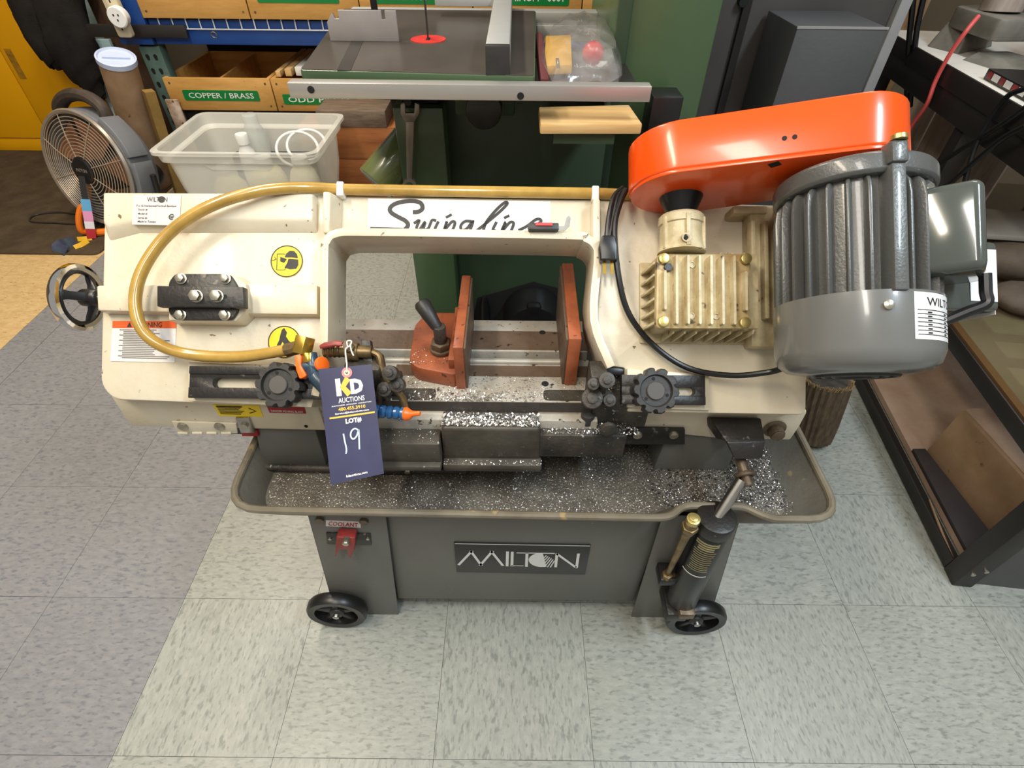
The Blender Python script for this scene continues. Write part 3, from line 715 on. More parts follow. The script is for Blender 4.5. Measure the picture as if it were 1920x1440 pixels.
def slot_plate(poly, sl, h0, h1, fr):
    """bar with a slot cut through: built as four bars round the slot"""
    (x0, y0), (x1, y1) = poly; (a0, b0), (a1, b1) = sl
    m = MB(); r = (b1 - b0) / 2; m.prism(rect(x0, b1, x1, y1), h0, h1, fr); m.prism(rect(x0, y0, x1, b0), h0, h1, fr)
    arc0 = [(a0 + r - r * math.cos(t), (b0 + b1) / 2 + r * math.sin(t)) for t in [R(-90 + 18 * k) for k in range(11)]]
    m.prism([(x0, b0)] + arc0 + [(x0, b1)], h0, h1, fr)
    arc1 = [(a1 - r + r * math.cos(t), (b0 + b1) / 2 + r * math.sin(t)) for t in [R(-90 + 18 * k) for k in range(11)]]
    m.prism([(x1, b0)] + arc1 + [(x1, b1)], h0, h1, fr)
    return m
MB().prism(H.poly([(352, 678), (574, 686), (600, 700), (584, 764), (352, 752)], .012), -.01, .012, H).build('guide_pad', cream, casting, bev=.002)
a = hit(354, 746, .026); b = hit(640, 689, .026); s0 = hit(398, 728, .026); s1 = hit(505, 709, .026)
garm = slot_plate((a, b), (s0, s1), .012, .026, H).build('guide_arm', black, saw, bev=.0012)
MB().prism([(a[0], a[1]), (b[0], a[1]), (b[0], a[1] + .016), (a[0], a[1] + .016)], .026, .0285, H).build('arm_step', black, garm, bev=.001)
MB().prism([(a[0], b[1] - .012), (b[0], b[1] - .012), (b[0], b[1]), (a[0], b[1])], .026, .0285, H).build('arm_step', black, garm, bev=.001)
star_knob(523, 722, .028, .0335, garm)
MB().prism(H.poly([(1176, 690), (1330, 702), (1330, 770), (1176, 764)], .010), -.01, .010, H).build('guide_pad', cream, casting, bev=.002)
a = hit(1166, 758, .024); b = hit(1322, 704, .024); s0 = hit(1240, 741, .024); s1 = hit(1304, 726, .024)
garm2 = slot_plate((a, b), (s0, s1), .010, .024, H).build('guide_arm', black, saw, bev=.0012)
MB().prism([(a[0], a[1]), (b[0], a[1]), (b[0], a[1] + .013), (a[0], a[1] + .013)], .024, .0265, H).build('arm_step', black, garm2, bev=.001)
star_knob(1229, 733, .026, .0335, garm2)

# guide blocks at both sides of the cut
gb = MB().box(-.25, .575, .600, -.195, .615, .690).box(-.235, .560, .605, -.20, .60, .650).build('blade_guide', blackgrime, saw, bev=.004)
for u, v in ((735, 700), (725, 730), (748, 722)):
    p = PY(u, v, .568); MB().cyl(p, p + Vector((0, -.012, .012)), .011, n=18).cyl(p + Vector((0, -.012, .012)), p + Vector((0, -.015, .015)), .006, n=12).build('guide_bearing', blackgrime, gb, bev=.001)
MB().cyl((-.19, .62, BZ), (-.19, .62, BZ + .03), .012).build('guide_post', blackgrime, gb, bev=.002)
MB().box(-.245, .62, BZ - .002, -.185, .66, BZ + .012).build('guide_base', blackgrime, gb, bev=.002)
gb2 = MB().box(.125, .570, .575, .215, .66, .640).box(.118, .58, .60, .145, .62, .675).build('blade_guide', blackgrime, saw, bev=.004)
for u, v, r in ((1108, 748, .016), (1135, 715, .012), (1110, 722, .009), (1140, 752, .010)):
    p = PY(u, v, .572); MB().cyl(p, p + Vector((0, -.010, .012)), r, n=18).cyl(p + Vector((0, -.010, .012)), p + Vector((0, -.0125, .015)), r * .55, n=12).build('guide_bearing', blackgrime, gb2, bev=.001)
p = PY(1103, 775, .57); MB().cyl(p, p + Vector((0, 0, -.02)), .011, n=18).build('guide_bearing', plasticblk, gb2, bev=.001)
p = PY(1140, 803, .548); MB().lathe([(.014, 0), (.013, .006), (.005, .008)], Fr(p, (1, 0, 0), (0, 0, 1), (0, -1, 0)), 16).build('guide_bolt', blackgrime, gb2)
z0 = PY(900, 771, .5735).z; z1 = PY(900, 754, .5735).z
MB().box(-.262, .573, z0, .175, .5745, z1).build('saw_blade', M('blade_steel', (66, 60, 54), .5, .2, vs=10, var=.15), saw)
bk = MB().prism(H.poly([(1128, 686), (1175, 690), (1170, 704), (1132, 702)], .0), -.03, -.005, H).build('blade_shroud', rubber, saw, bev=.002)

# screws plate under the right cover
KR = Fr((0, .598, 0), (1, 0, 0), (0, 0, 1), (0, -1, 0))
sp = MB().prism(KR.poly([(1166, 802), (1284, 804), (1284, 832), (1166, 832)], .004), 0, .006, KR).build('guard_plate', black, skr, bev=.001)
for u in (1195, 1263):
    c = KR.hit(u, 815, .006); MB().lathe([(.0085, .006), (.0075, .0095), (.003, .011)], Fr(KR(*c, 0), (1, 0, 0), (0, 0, 1), (0, -1, 0)), 14).build('screw', zinc, skr)
# pivot bolt
c = KR.hit(1452, 803, 0)
MB().cyl(KR(*c, 0), KR(*c, .003), .019, n=20).cyl(KR(*c, .003), KR(*c, .016), .0125, n=16).cyl(KR(*c, .016), KR(*c, .019), .011, n=16).build('pivot_bolt', rusty, skr, bev=.001)

# ---- hydraulic feed cylinder ------------------------------------
pr = [PY(1330, 782, .592), PY(1428, 784, .592), PY(1436, 826, .545), PY(1362, 828, .545)]
br = MB()
up_ = Vector((0, .006, .008))
lo = [p - Vector((0, -.03, .03)) for p in pr]
br.loft([lo, pr])
q2 = [PY(1362, 828, .545), PY(1436, 826, .545), PY(1430, 862, .525), PY(1378, 862, .525)]
br.loft([[p + Vector((0, .03, -.006)) for p in q2], q2])
fb = br.build('feed_bracket', black, saw, bev=.003)
ey = PY(1397, 890, .515)
MB().cyl(ey + Vector((-.004, .03, .012)), ey + Vector((.004, -.014, -.010)), .0085, n=14).build('eye_bolt', rusty, fb, bev=.001)
MB().torus(ey, (.1, -.9, -.35), .0125, .004, 20, 8).build('rod_eye', rusty, fb)
cy1 = PY(1345, 968, .470); cy0 = PY(1278, 1122, .468)
ax_ = (cy1 - cy0).normalized()
rod = MB().cyl(ey + (cy1 - ey).normalized() * .010, cy1 - ax_ * .01, .0090, n=14).build('piston_rod', steel, saw)
cyl_ = MB().cyl(cy0, cy1 - ax_ * .02, .0285, n=28).build('feed_cylinder', rubber, saw, bev=.002)
MB().cyl(cy1 - ax_ * .03, cy1, .0315, n=28).build('cylinder_cap', black, cyl_, bev=.004)
# print on the cylinder
bx, by, _ = basis(ax_)
tocam = (EYEP - cy1); tocam = (tocam - ax_ * tocam.dot(ax_)).normalized(); side = ax_.cross(tocam).normalized()
def on_cyl(base, ang, d, r): return base + ax_ * d + (tocam * math.cos(ang) + side * math.sin(ang)) * r
cl = (cy1 - cy0).length
m = MB(); rs = random.Random(2)
for k in range(15):
    d = cl - .045 - k * .0062; w = .45 + .25 * rs.random()
    m.loft([[on_cyl(cy0, -w + .15 + 2 * w * j / 6, d, .0289) for j in range(7)], [on_cyl(cy0, -w + .15 + 2 * w * j / 6, d + (.004 if k < 4 else .002), .0289) for j in range(7)]], False, False, False)
m.build('cylinder_print', M('gold_print', (170, 158, 110), .45), cyl_)
m = MB().loft([[on_cyl(cy0, -.75 + 1.6 * j / 8, cl - .150, .0289) for j in range(9)], [on_cyl(cy0, -.75 + 1.6 * j / 8, cl - .147, .0289) for j in range(9)]], False, False, False)
m.build('print_line', white, cyl_)
# lower clevis
MB().cyl(cy0 - ax_ * .035, cy0 + ax_ * .004, .013, n=16).build('cylinder_foot', rubber, cyl_, bev=.002)
MB().box(cy0.x - .03, .44, cy0.z - .045, cy0.x + .012, SF, cy0.z - .012).build('foot_clevis', black, cyl_, bev=.004)
MB().box(cy0.x - .012, .432, cy0.z - .014, cy0.x + .018, .462, cy0.z + .008).build('clevis_bolt', rusty, cyl_, bev=.003)
# flow valve beside the cylinder
v1 = PY(1301, 972, .452); v0 = PY(1251, 1078, .470); vd = (v0 - v1).normalized()
MB().cyl(v1, v1 + vd * .010, .0105, n=24).cyl(v1 - vd * .003, v1, .007, n=20).build('valve_knob', yzinc, cyl_, bev=.001)
MB().cyl(v1 + vd * .011, v1 + vd * .045, .0105, n=14).hexa(v1 + vd * .024, vd, .0135, .012).build('valve_body', dullbrass, cyl_, bev=.001)
MB().cyl(v1 + vd * .03, v1 + vd * .03 + Vector((.03, .02, 0)), .006, n=10).build('valve_link', dullbrass, cyl_)
MB().tube([v1 + vd * .045, v1 + vd * .075, v0], .0055, 10, rads=[.008, .007, .0045]).build('valve_pipe', dullbrass, cyl_)
MB().hexa(v0 - vd * .006, vd, .010, .014).cyl(v0 + vd * .006, v0 + Vector((.028, .006, -.012)), .0055, n=10).build('valve_elbow', dullbrass, cyl_, bev=.001)
MB().box(v0.x - .012, v0.y - .008, v0.z - .03, v0.x + .03, v0.y + .03, v0.z - .006).build('valve_block', rubber, cyl_, bev=.004)

# ---- gearbox ----------------------------------------------------
g0 = H.poly([(1199, 482), (1402, 476), (1404, 640), (1200, 640)], .02)
gx0 = min(p[0] for p in g0) + .004; gx1 = hit(1412, 500, .02)[0]; gy0 = hit(1300, 642, .02)[1]; gy1 = hit(1300, 486, .02)[1]
gear = MB().box(gx0 + .014, gy0 + .014, -.004, gx1 - .012, gy1 - .004, .066, H).build('gearbox', cream_gear, saw, bev=.004)
MB().box(gx0, gy0, -.002, gx1, gy1 - .002, .006, H).build('gearbox_flange', cream_gear, gear, bev=.002)
cv = [hit(1232, 476, .078), hit(1406, 477, .078), hit(1405, 616, .078), hit(1230, 616, .078)]
cvr = MB().prism(rnd_poly(cv, .008), .066, .078, H).build('gearbox_cover', M('grimy_cream', (196, 178, 132), .45, vs=22, rgb2=(150, 124, 76), spot=(74, 56, 34), ss=40, st=.63, bump=.3), gear, bev=.0015)
for k in range(8):
    f = (k + .55) / 8.15
    x = cv[0][0] + (cv[1][0] - cv[0][0]) * f; yt = cv[0][1] - .004; yb = cv[2][1] + .004
    if k == 0 or k == 7: yt -= .022; yb += .020
    MB().prism(rnd_poly([(x - .0035, yb), (x + .0035, yb), (x + .0035, yt), (x - .0035, yt)], .003), .077, .0880, H, [(x + (a - x) * .5, b) for a, b in rnd_poly([(x - .0035, yb), (x + .0035, yb), (x + .0035, yt), (x - .0035, yt)], .003)]).build('cooling_rib', cream_gear, gear)
for k in range(6):      # side fins
    y = gy0 + .022 + k * (gy1 - gy0 - .034) / 5.4
    m = MB().prism([(gx0 + .001, y - .004), (gx0 + .016, y + .001), (gx0 + .016, y + .0045), (gx0 + .001, y)], .004, .062, H, [(gx0 + .006, y - .002), (gx0 + .016, y + .001), (gx0 + .016, y + .0045), (gx0 + .006, y + .002)])
    m.build('cooling_fin', cream_gear, gear, bev=.0008)
for k in range(8):      # bottom fins
    x = gx0 + .034 + k * (gx1 - gx0 - .05) / 7.3
    MB().prism([(x - .004, gy0 + .001), (x, gy0 + .001), (x + .0045, gy0 + .016), (x + .001, gy0 + .016)], .004, .062, H, [(x - .001, gy0 + .007), (x + .002, gy0 + .007), (x + .0045, gy0 + .016), (x + .001, gy0 + .016)]).build('cooling_fin', cream_gear, gear, bev=.0008)
for k in range(3):
    x = hit(1345 + 22 * k, 470, .03)[0]; MB().box(x - .003, gy1 - .006, .01, x + .003, gy1 + .004, .045, H).build('cooling_fin', cream_gear, gear, bev=.002)
for u, v in ((1245, 485), (1399, 485), (1244, 603), (1397, 605)):
    c = hit(u, v, .082); MB().cyl(H(*c, .078), H(*c, .085), .0078, n=18).build('cover_screw', yzinc, gear, bev=.0012)
c = hit(1253, 501, .082); MB().hexa(H(*c, .078), HN, .006, .006).build('breather_plug', black, gear)
for u, v in ((1298, 496), (1297, 592), (1343, 593)):
    c = hit(u, v, .08); MB().lathe([(.0045, 0), (.0045, .002), (.0035, .002), (.0035, .0004)], Fr(H(*c, .078), (1, 0, 0), HV, HN), 14).build('cast_mark', cream_gear, gear)
# input neck, axis up the casting
cb = .305; nn = .062; nx = hit(1277, 430, nn)[0]
nfr = lambda v: Fr(H(nx, v, nn), (1, 0, 0), HN, HV)
nv0 = gy1 - .004; nv1 = hit(1277, 394, nn + .025)[1]
MB().lathe([(.034, 0), (.031, .012), (.030, (nv1 - nv0) * .72), (.0325, (nv1 - nv0) * .74), (.0325, nv1 - nv0 - .003), (.030, nv1 - nv0)], nfr(nv0), 32).build('input_neck', cream_gear, gear)
for a in (R(90), R(30), R(150)):
    p = nfr(nv0)
    e = Vector((math.cos(a), math.sin(a))); t = Vector((-e.y, e.x))
    MB().prism([tuple(e * .027 + t * .0035), tuple(e * .027 - t * .0035), tuple(e * .0345 - t * .003), tuple(e * .0345 + t * .003)], .002, nv1 - nv0 - .006, p).build('neck_rib', cream_gear, gear, bev=.001)
c = hit(1287, 445, nn + .034); MB().lathe([(.0065, 0), (.0065, .006), (.0045, .006), (.0045, .002)], Fr(H(c[0], c[1], nn + .029), (1, 0, 0), HV, HN), 14).build('grease_port', cream_gear, gear)
c = hit(1287, 445, nn + .034); MB().cyl(H(c[0], c[1], nn + .029), H(c[0], c[1], nn + .0345), .003, n=10).build('port_hole', hole, gear)
MB().cyl(H(nx, nv1, nn), H(nx, cb, nn), .012, n=16).build('input_shaft', steel, gear)
cb = .305
MB().lathe([(.020, 0), (.022, .004), (.029, .020), (.032, .028)], nfr(cb - .029), 28).build('pulley_hub', rubber, gear)

# ---- motor ------------------------------------------------------
MN, mx_, MR = .150, .4364, .0925
mf = Fr(H(mx_, 0, MN), (1, 0, 0), HN, HV)      # local x, n, along the axis
vb, vs_, vt, vtop = .040, .1265, .266, .287
motor = MB().lathe([(MR * .83, vs_ - .004), (MR * .83, vt)], mf, 56).build('motor', motorg, saw)
MB().lathe([(MR * .60, vb - .004), (MR * .84, vb), (MR * .95, vb + .008), (MR * 1.0, vb + .022), (MR * 1.0, vs_)], mf, 64).build('fan_cover', motors, motor, ang=60)
for rr in (.5, .38, .26): MB().torus(mf(0, 0, vb - .004), HV, MR * rr, .003, 36, 6).build('vent_ring', rubber, motor)
MB().lathe([(MR * .94, vt - .004), (MR * .98, vt), (MR * .98, vtop - .004), (MR * .95, vtop), (MR * .5, vtop + .003)], mf, 64).build('end_bell', motorg, motor, bev=.001)
nf = 26
for k in range(nf):
    a = 2 * math.pi * k / nf
    if abs(((a - R(94) + math.pi) % (2 * math.pi)) - math.pi) < .17: continue
    e = Vector((math.cos(a), math.sin(a))); t = Vector((-e.y, e.x))
    poly = lambda w0, w1, r1: [tuple(e * MR * .82 + t * w0), tuple(e * MR * .82 - t * w0), tuple(e * r1 - t * w1), tuple(e * r1 + t * w1)]
    MB().loft([[mf(*p, vs_ - .002) for p in poly(.0042, .0018, MR * .985)], [mf(*p, vt - .028) for p in poly(.0042, .0018, MR * .985)], [mf(*p, vt - .012) for p in poly(.0042, .0018, MR * .96)], [mf(*p, vt - .004) for p in poly(.004, .0018, MR * .89)]]).build('fin', motorg, motor, bev=.0012)
# mounting rail and lug on the right
a = R(94); e = Vector((math.cos(a), math.sin(a))); t = Vector((-e.y, e.x))
q = [tuple(e * MR * .8 + t * .011), tuple(e * MR * .8 - t * .011), tuple(e * MR * 1.04 - t * .0075), tuple(e * MR * 1.04 + t * .0075)]
MB().prism(q, vs_ - .002, vt + .002, mf).build('mounting_rail', motorg, motor, bev=.0012)
q = [tuple(e * MR * .9 + t * .013), tuple(e * MR * .9 - t * .010), tuple(e * MR * 1.08 - t * .009), tuple(e * MR * 1.08 + t * .009)]
lug = MB().prism(q, vt + .002, vtop + .006, mf).build('mounting_lug', motorg, motor, bev=.003)
MB().cyl(mf(*(e * MR * 1.04), vtop + .006), mf(*(e * MR * 1.04), vtop + .011), .009, n=14).build('lug_bolt', yzinc, motor)
# junction box
def side_box(ang, w, r0, r1, v0, v1, name, mat, bev):
    e = Vector((math.cos(ang), math.sin(ang))); t = Vector((-e.y, e.x))
    p = [tuple(e * r0 + t * w), tuple(e * r0 - t * w), tuple(e * r1 - t * w * .96), tuple(e * r1 + t * w * .96)]
    return MB().prism(p, v0, v1, mf).build(name, mat, motor, bev=bev, seg=4), e, t
jv0 = hit(1800, 520, MN + .05)[1] - .006; jv1 = hit(1800, 345, MN + .05)[1] - .018
jb, e, t = side_box(R(40), .043, MR * .75, MR + .036, jv0, jv1, 'junction_box', jboxm, .010)
cp, e2, t2 = side_box(R(-6), .036, MR * .8, MR + .080, jv0 - .028, jv0 + .062, 'capacitor_box', jboxm, .008)
m = MB(); r1 = MR + .0802
fr_c = Fr(mf(*(e2 * r1), (2 * jv0 + .02) / 2), HV, tuple((mf(*t2, 0) - mf(0, 0, 0))), tuple((mf(*e2, 0) - mf(0, 0, 0))))
MB().prism(rect(-.04, -.026, .04, .026), 0, .0008, fr_c).build('box_label', offwhite, motor)
# flank sticker of the capacitor box facing the viewer
pc = [tuple(e2 * (MR + .036) + t2 * .0362), tuple(e2 * (MR + .074) + t2 * .0356)]
wl = [mf(*pc[0], jv0 - .016), mf(*pc[1], jv0 - .016), mf(*pc[1], jv0 + .05), mf(*pc[0], jv0 + .05)]
MB().add(wl, [[0, 1, 2, 3]]).build('box_label', offwhite, motor)
# cable between the boxes
k0 = mf(*(e * (MR + .035) - t * .01), jv0 + .004); k1 = mf(*(e * (MR + .035) - t * .012), jv0 - .03); k2 = mf(*(e * (MR * .98) + t * .0), jv0 - .048)
MB().tube(catmull([k0, k0.lerp(k1, .6), k1, k1.lerp(k2, .5), k2], 5), .0062, 10).build('box_cable', rubber, motor)
# rating plate wrapped on the fan cover
m = MB(); a0, a1 = R(26), R(85)
lv0 = vs_ - .056; lv1 = vs_ - .003
arc = lambda r, v, A0=a0, A1=a1, n=8: [mf(r * math.cos(A0 + (A1 - A0) * j / n), r * math.sin(A0 + (A1 - A0) * j / n), v) for j in range(n + 1)]
rp = MB().loft([arc(MR * 1.004, lv0), arc(MR * 1.004, lv1)], False, False, False).build('rating_plate', offwhite, motor)
m = MB()
for k in range(7):
    v = lv0 + .005 + k * .0046; m.loft([arc(MR * 1.007, v, a0 + .04, a1 - .04), arc(MR * 1.007, v + .0008, a0 + .04, a1 - .04)], False, False, False)
    if k < 6:
        for aa in (.15, .45, .80):
            m.loft([arc(MR * 1.007, v + .0016, a0 + aa - .03, a0 + aa + .04, 2), arc(MR * 1.007, v + .0032, a0 + aa - .03, a0 + aa + .04, 2)], False, False, False)
vsx, fsx = glyphs('WILTON', 0)
m.add([mf(MR * 1.007 * math.cos(a1 - .18 - x * .72), MR * 1.007 * math.sin(a1 - .18 - x * .72), lv1 - .015 + y * .0095) for x, y in vsx], fsx)
m.build('plate_print', ink, motor)
a = R(102); MB().lathe([(.006, 0), (.0055, .003), (.002, .0045)], Fr(mf(MR * math.cos(a), MR * math.sin(a), vs_ - .018), HV, (mf(-math.sin(a), math.cos(a), 0) - mf(0, 0, 0)), (mf(math.cos(a), math.sin(a), 0) - mf(0, 0, 0))), 12).build('screw', zinc, motor)
# motor mount plate and slide between motor and head
MB().box(hit(1390, 400)[0], hit(1400, 655)[1], 0, hit(1500, 400)[0] + .02, hit(1400, 400)[1], .03, H).build('motor_mount', cream_gear, saw, bev=.004)
MB().box(hit(1430, 400)[0], hit(1400, 610)[1], .03, mx_ + .03, hit(1400, 410)[1], .052, H).build('motor_mount', cream_gear, saw, bev=.003)
for u in (1408, 1432):
    x = hit(u, 500, .035)[0]; MB().box(x - .003, hit(u, 600, .03)[1], .028, x + .003, hit(u, 420, .03)[1], .045, H).build('mount_rib', cream_gear, saw, bev=.001)
MB().prism(H.poly([(1375, 385), (1440, 385), (1440, 400), (1375, 400)], .035), 0, .035, H).build('mount_lip', cream_gear, saw, bev=.003)

# ---- belt cover -------------------------------------------------
cfr = lambda v: Fr(H(0, v, 0), (1, 0, 0), HN, HV)
CV0 = cb; CV1 = cb + .067
L0 = Vector((nx, nn + .012)); L1 = Vector((mx_, MN)); rL, rR = .0775, .064
d = (L1 - L0); ang0 = math.atan2(d.y, d.x)
st = [(L1.x + rR * math.cos(ang0 + t), L1.y + rR * math.sin(ang0 + t)) for t in [R(-90 + 10 * k) for k in range(19)]] + [(L0.x + rL * math.cos(ang0 + t), L0.y + rL * math.sin(ang0 + t)) for t in [R(90 + 10 * k) for k in range(19)]]
cover = MB().prism(st, CV0, CV1, cfr(0)).build('belt_cover', orange, saw, bev=.0035, seg=3)
lip = [(L0.lerp(L1, .5) + (Vector(p) - L0.lerp(L1, .5)) * .985) for p in st]
MB().prism([tuple(p) for p in lip], CV0 - .004, CV0 + .001, cfr(0)).build('cover_base', orange, cover, bev=.001)
nrm = Vector((-math.sin(ang0), math.cos(ang0)))
for f in (.60, .655):
    p = L0.lerp(L1, f) + nrm * (rL + (rR - rL) * f); MB().cyl(cfr(0)(*(p - nrm * .002), CV0 + .022), cfr(0)(*(p + nrm * .0008), CV0 + .022), .003, n=10).build('cover_hole', hole, cover)
p = L0.lerp(L1, .55) + nrm * (rL - .020); MB().cyl(cfr(0)(*p, CV0 - .0045), cfr(0)(*p, CV0 - .0035), .009, n=4).build('cover_catch', hole, cover)
p = L0.lerp(L1, .62) - nrm * rL * .2; MB().cyl(cfr(0)(*p, CV1), cfr(0)(*p, CV1 + .012), .011, n=12).build('cover_knob', rubber, cover, bev=.002)
p = L1 + Vector((.0, .0)); MB().cyl(cfr(0)(p.x + .07, p.y + .03, CV0 - .0), cfr(0)(p.x + .07, p.y + .03, CV0 + .002), .008, n=12).build('cover_screw', steel, cover)

# ---- power cord on the head -------------------------------------
def hline(pts, r, name, mat, par, sub=6, n=10):
    return MB().tube(catmull([H(*hit(u, v, h), h) for u, v, h in pts], sub), r, n).build(name, mat, par)
cord = hline([(1168, 352, .02), (1150, 372, .03), (1140, 420, .034), (1137, 470, .036)], .0042, 'power_cord', rubber, saw)
hline([(1174, 356, .03), (1163, 380, .036), (1152, 430, .04), (1160, 520, .04), (1180, 590, .03), (1226, 648, .018), (1290, 690, .02), (1370, 704, .026), (1440, 698, .04), (1470, 690, .06)], .0045, 'power_cord', rubber, saw)
hline([(1170, 354, .02), (1157, 374, .03), (1146, 430, .034), (1140, 462, .034)], .0042, 'power_cord', rubber, saw)
pg = [hit(1137, 450, .04), hit(1137, 492, .04)]
MB().prism(rnd_poly([(pg[0][0] - .008, pg[0][1] + .004), (pg[0][0] + .010, pg[0][1] + .004), (pg[0][0] + .015, pg[0][1] - .012), (pg[1][0] + .014, pg[1][1]), (pg[1][0] - .010, pg[1][1]), (pg[0][0] - .012, pg[0][1] - .012)], .003), .031, .052, H).build('cord_plug', rubber, cord, bev=.003)
for dx in (-.003, .008):
    MB().box(pg[1][0] + dx - .0022, pg[1][1] - .018, .040, pg[1][0] + dx + .0022, pg[1][1], .0415, H).build('plug_prong', brass, cord)

# ---- coolant hose, valves, nozzle -------------------------------
hose_pts = [(1185, 366, .0), (1120, 363, .006), (1000, 361, .006), (860, 359, .006), (740, 357, .006), (642, 355, .008), (580, 352, .012), (520, 354, .022), (470, 362, .030), (410, 380, .036), (355, 408, .038), (305, 450, .040), (268, 505, .044), (254, 555, .046), (258, 598, .046), (276, 630, .042), (310, 652, .036), (352, 664, .030), (410, 669, .028), (470, 667, .030), (545, 655, .040)]
hline(hose_pts, .0088, 'coolant_hose', hosem, saw, 7, 14)
for u, v in ((641, 358), (1115, 366)):
    c = hit(u, v, .006); MB().box(c[0] - .0055, c[1] - .012, -.004, c[0] + .0055, c[1] + .011, .0175, H).build('hose_clip', whiteplastic, saw, bev=.002)
hline([(538, 657, .040), (560, 651, .045)], .0105, 'hose_barb', dullbrass, saw, 2)
c = hit(574, 650, .046)
el = MB().cyl(H(c[0] - .014, c[1] - .003, .046), H(c[0] + .004, c[1], .046), .0085, n=12).hexa(H(c[0] - .001, c[1] + .014, .046), H(0, 0, 0) - H(.2, 1, 0), .0155, .026).cyl(H(c[0] + .004, c[1] - .010, .046), H(c[0] + .006, c[1] - .024, .046), .0115, n=16).build('brass_elbow', brass, saw, bev=.001)
c = hit(585, 688, .046)
vb1 = MB().cyl(H(c[0] - .004, c[1] + .020, .046), H(c[0] + .004, c[1] - .016, .046), .0105, n=18).cyl(H(c[0] - .013, c[1], .046), H(c[0] + .013, c[1] + .001, .046), .0105, n=16).cyl(H(c[0] + .004, c[1] - .012, .046), H(c[0] + .03, c[1] - .04, .046), .0115, n=16).build('coolant_valve', darkblue, saw, bev=.0015)
MB().prism(rnd_poly([(c[0] - .021, c[1] + .016), (c[0] - .011, c[1] + .016), (c[0] - .012, c[1] + .002), (c[0] - .003, c[1] - .014), (c[0] - .013, c[1] - .019), (c[0] - .019, c[1] - .004)], .003), .040, .058, H).build('valve_handle', locor, vb1, bev=.002)
MB().cyl(H(c[0] + .012, c[1] + .003, .046), H(c[0] + .018, c[1] + .004, .050), .0115, n=20).build('valve_knob', locor, vb1, bev=.002)
# second (brass) valve with red lever
c = hit(655, 650, .05)
m = MB().cyl(H(c[0] - .042, c[1] - .004, .036), H(c[0] + .03, c[1] - .006, .036), .0095, n=16)
for k in range(4): m.torus(H(c[0] - .040 + .007 * k, c[1] - .004, .036), (1, 0, 0), .0092, .0022, 18, 6)
m.cyl(H(c[0] - .008, c[1] - .006, .036), H(c[0] + .010, c[1] - .006, .036), .0135, n=14).cyl(H(c[0], c[1] - .006, .03), H(c[0], c[1], .056), .008, n=12)
bv = m.build('ball_valve', dullbrass, saw, bev=.0008)
MB().tube([H(c[0] - .042, c[1] - .001, .052), H(c[0] - .036, c[1] + .001, .052), H(c[0] - .018, c[1] + .004, .055), H(c[0] - .008, c[1] + .003, .056)], .005, 10, rads=[.0035, .0058, .0055, .0045], flat=.6).build('valve_lever', redvinyl, bv)
MB().hexa(H(c[0], c[1] + .001, .055), HN, .0075, .006).build('lever_nut', rusty, bv)
MB().prism([(c[0] + .012, c[1] + .012), (c[0] + .026, c[1] + .012), (c[0] + .034, c[1] - .052), (c[0] + .020, c[1] - .052)], .020, .034, H).build('valve_bracket', black, bv, bev=.001)
MB().tube(catmull([H(c[0] + .03, c[1] - .006, .036), H(c[0] + .040, c[1] - .012, .036), H(c[0] + .044, c[1] - .030, .034), H(c[0] + .056, c[1] - .052, .028), H(c[0] + .072, c[1] - .072, .020), H(c[0] + .076, c[1] - .088, .012)], 5), .0055, 10).build('copper_tube', dullbrass, bv)
# blue segmented nozzle
m = MB(); n0 = PY(700, 770, .548); n1 = PY(762, 776, .540); dv = (n1 - n0)
for k in range(5):
    p = n0 + dv * (k / 5); m.lathe([(.0065, 0), (.0098, .003), (.0098, .007), (.0068, .0105)], Fr(p, *(basis(dv)[0], basis(dv)[1], basis(dv)[2])), 16)
nz_ = m.build('coolant_nozzle', locblue, saw)
MB().tube([n1 - dv * .08, n1, n1 + dv * .12, n1 + dv * .18 + Vector((0, 0, .002)), n1 + dv * .42 + Vector((0, 0, .004))], .006, 14, rads=[.0095, .0105, .0075, .0045, .0032]).build('nozzle_tip', locor, nz_)

# ================================================================== GREEN VERTICAL BANDSAW BEHIND
vsw = thing('vertical_bandsaw', 'green vertical bandsaw with iron table and aluminium fence behind the horizontal saw', 'bandsaw', (.05, 1.35, 0))
TZ2 = .966
tb_ = rnd_poly([PZ(562, 131, TZ2).xy[:], PZ(1003, 144, TZ2).xy[:], (.05, 1.60), (-.43, 1.60)], .006)
tabl = MB().prism(tb_, TZ2 - .026, TZ2, W).build('table', green, vsw, bev=.002)
sl0 = PZ(644, 134, TZ2); sl1 = PZ(668, 82, TZ2)
tb_top = inset(tb_, .003, .003, .003, .003)
MB().prism(tb_top, TZ2, TZ2 + .001).build('table_top', tabletop, tabl)
sd = (sl1 - sl0).normalized()
MB().prism([(sl0.x - .012, sl0.y + .004), (sl0.x + .012, sl0.y + .004), (sl0.x + .012 + sd.x * .5, sl0.y + .5), (sl0.x - .012 + sd.x * .5, sl0.y + .5)], TZ2 + .001, TZ2 + .0016).build('miter_slot', M('slot_dark', (58, 54, 50), .4, .3), tabl)
p = PZ(803, 75, TZ2); MB().cyl(p, p + Vector((0, 0, .002)), .036, n=32).build('table_insert', redins, tabl)
MB().box(p.x - .004, p.y - .012, TZ2 + .002, p.x + .004, p.y + .01, TZ2 + .0025).build('insert_slot', hole, tabl)
MB().box(p.x - .0012, p.y - .006, TZ2 - .1, p.x + .0012, p.y + .006, 1.5).build('band_blade', M('vblade', (70, 66, 60), .4, .5), vsw)
rl_ = MB().box(-.382, .988, .936, .229, 1.014, .960)
rail_ = rl_.build('fence_rail', alu, vsw, bev=.001)
for u, v in ((583, 168), (976, 180)):
    q = PY(u, v, .988); MB().cyl(q, q + Vector((0, -.001, 0)), .0058, n=18).build('rail_hole', hole, rail_)
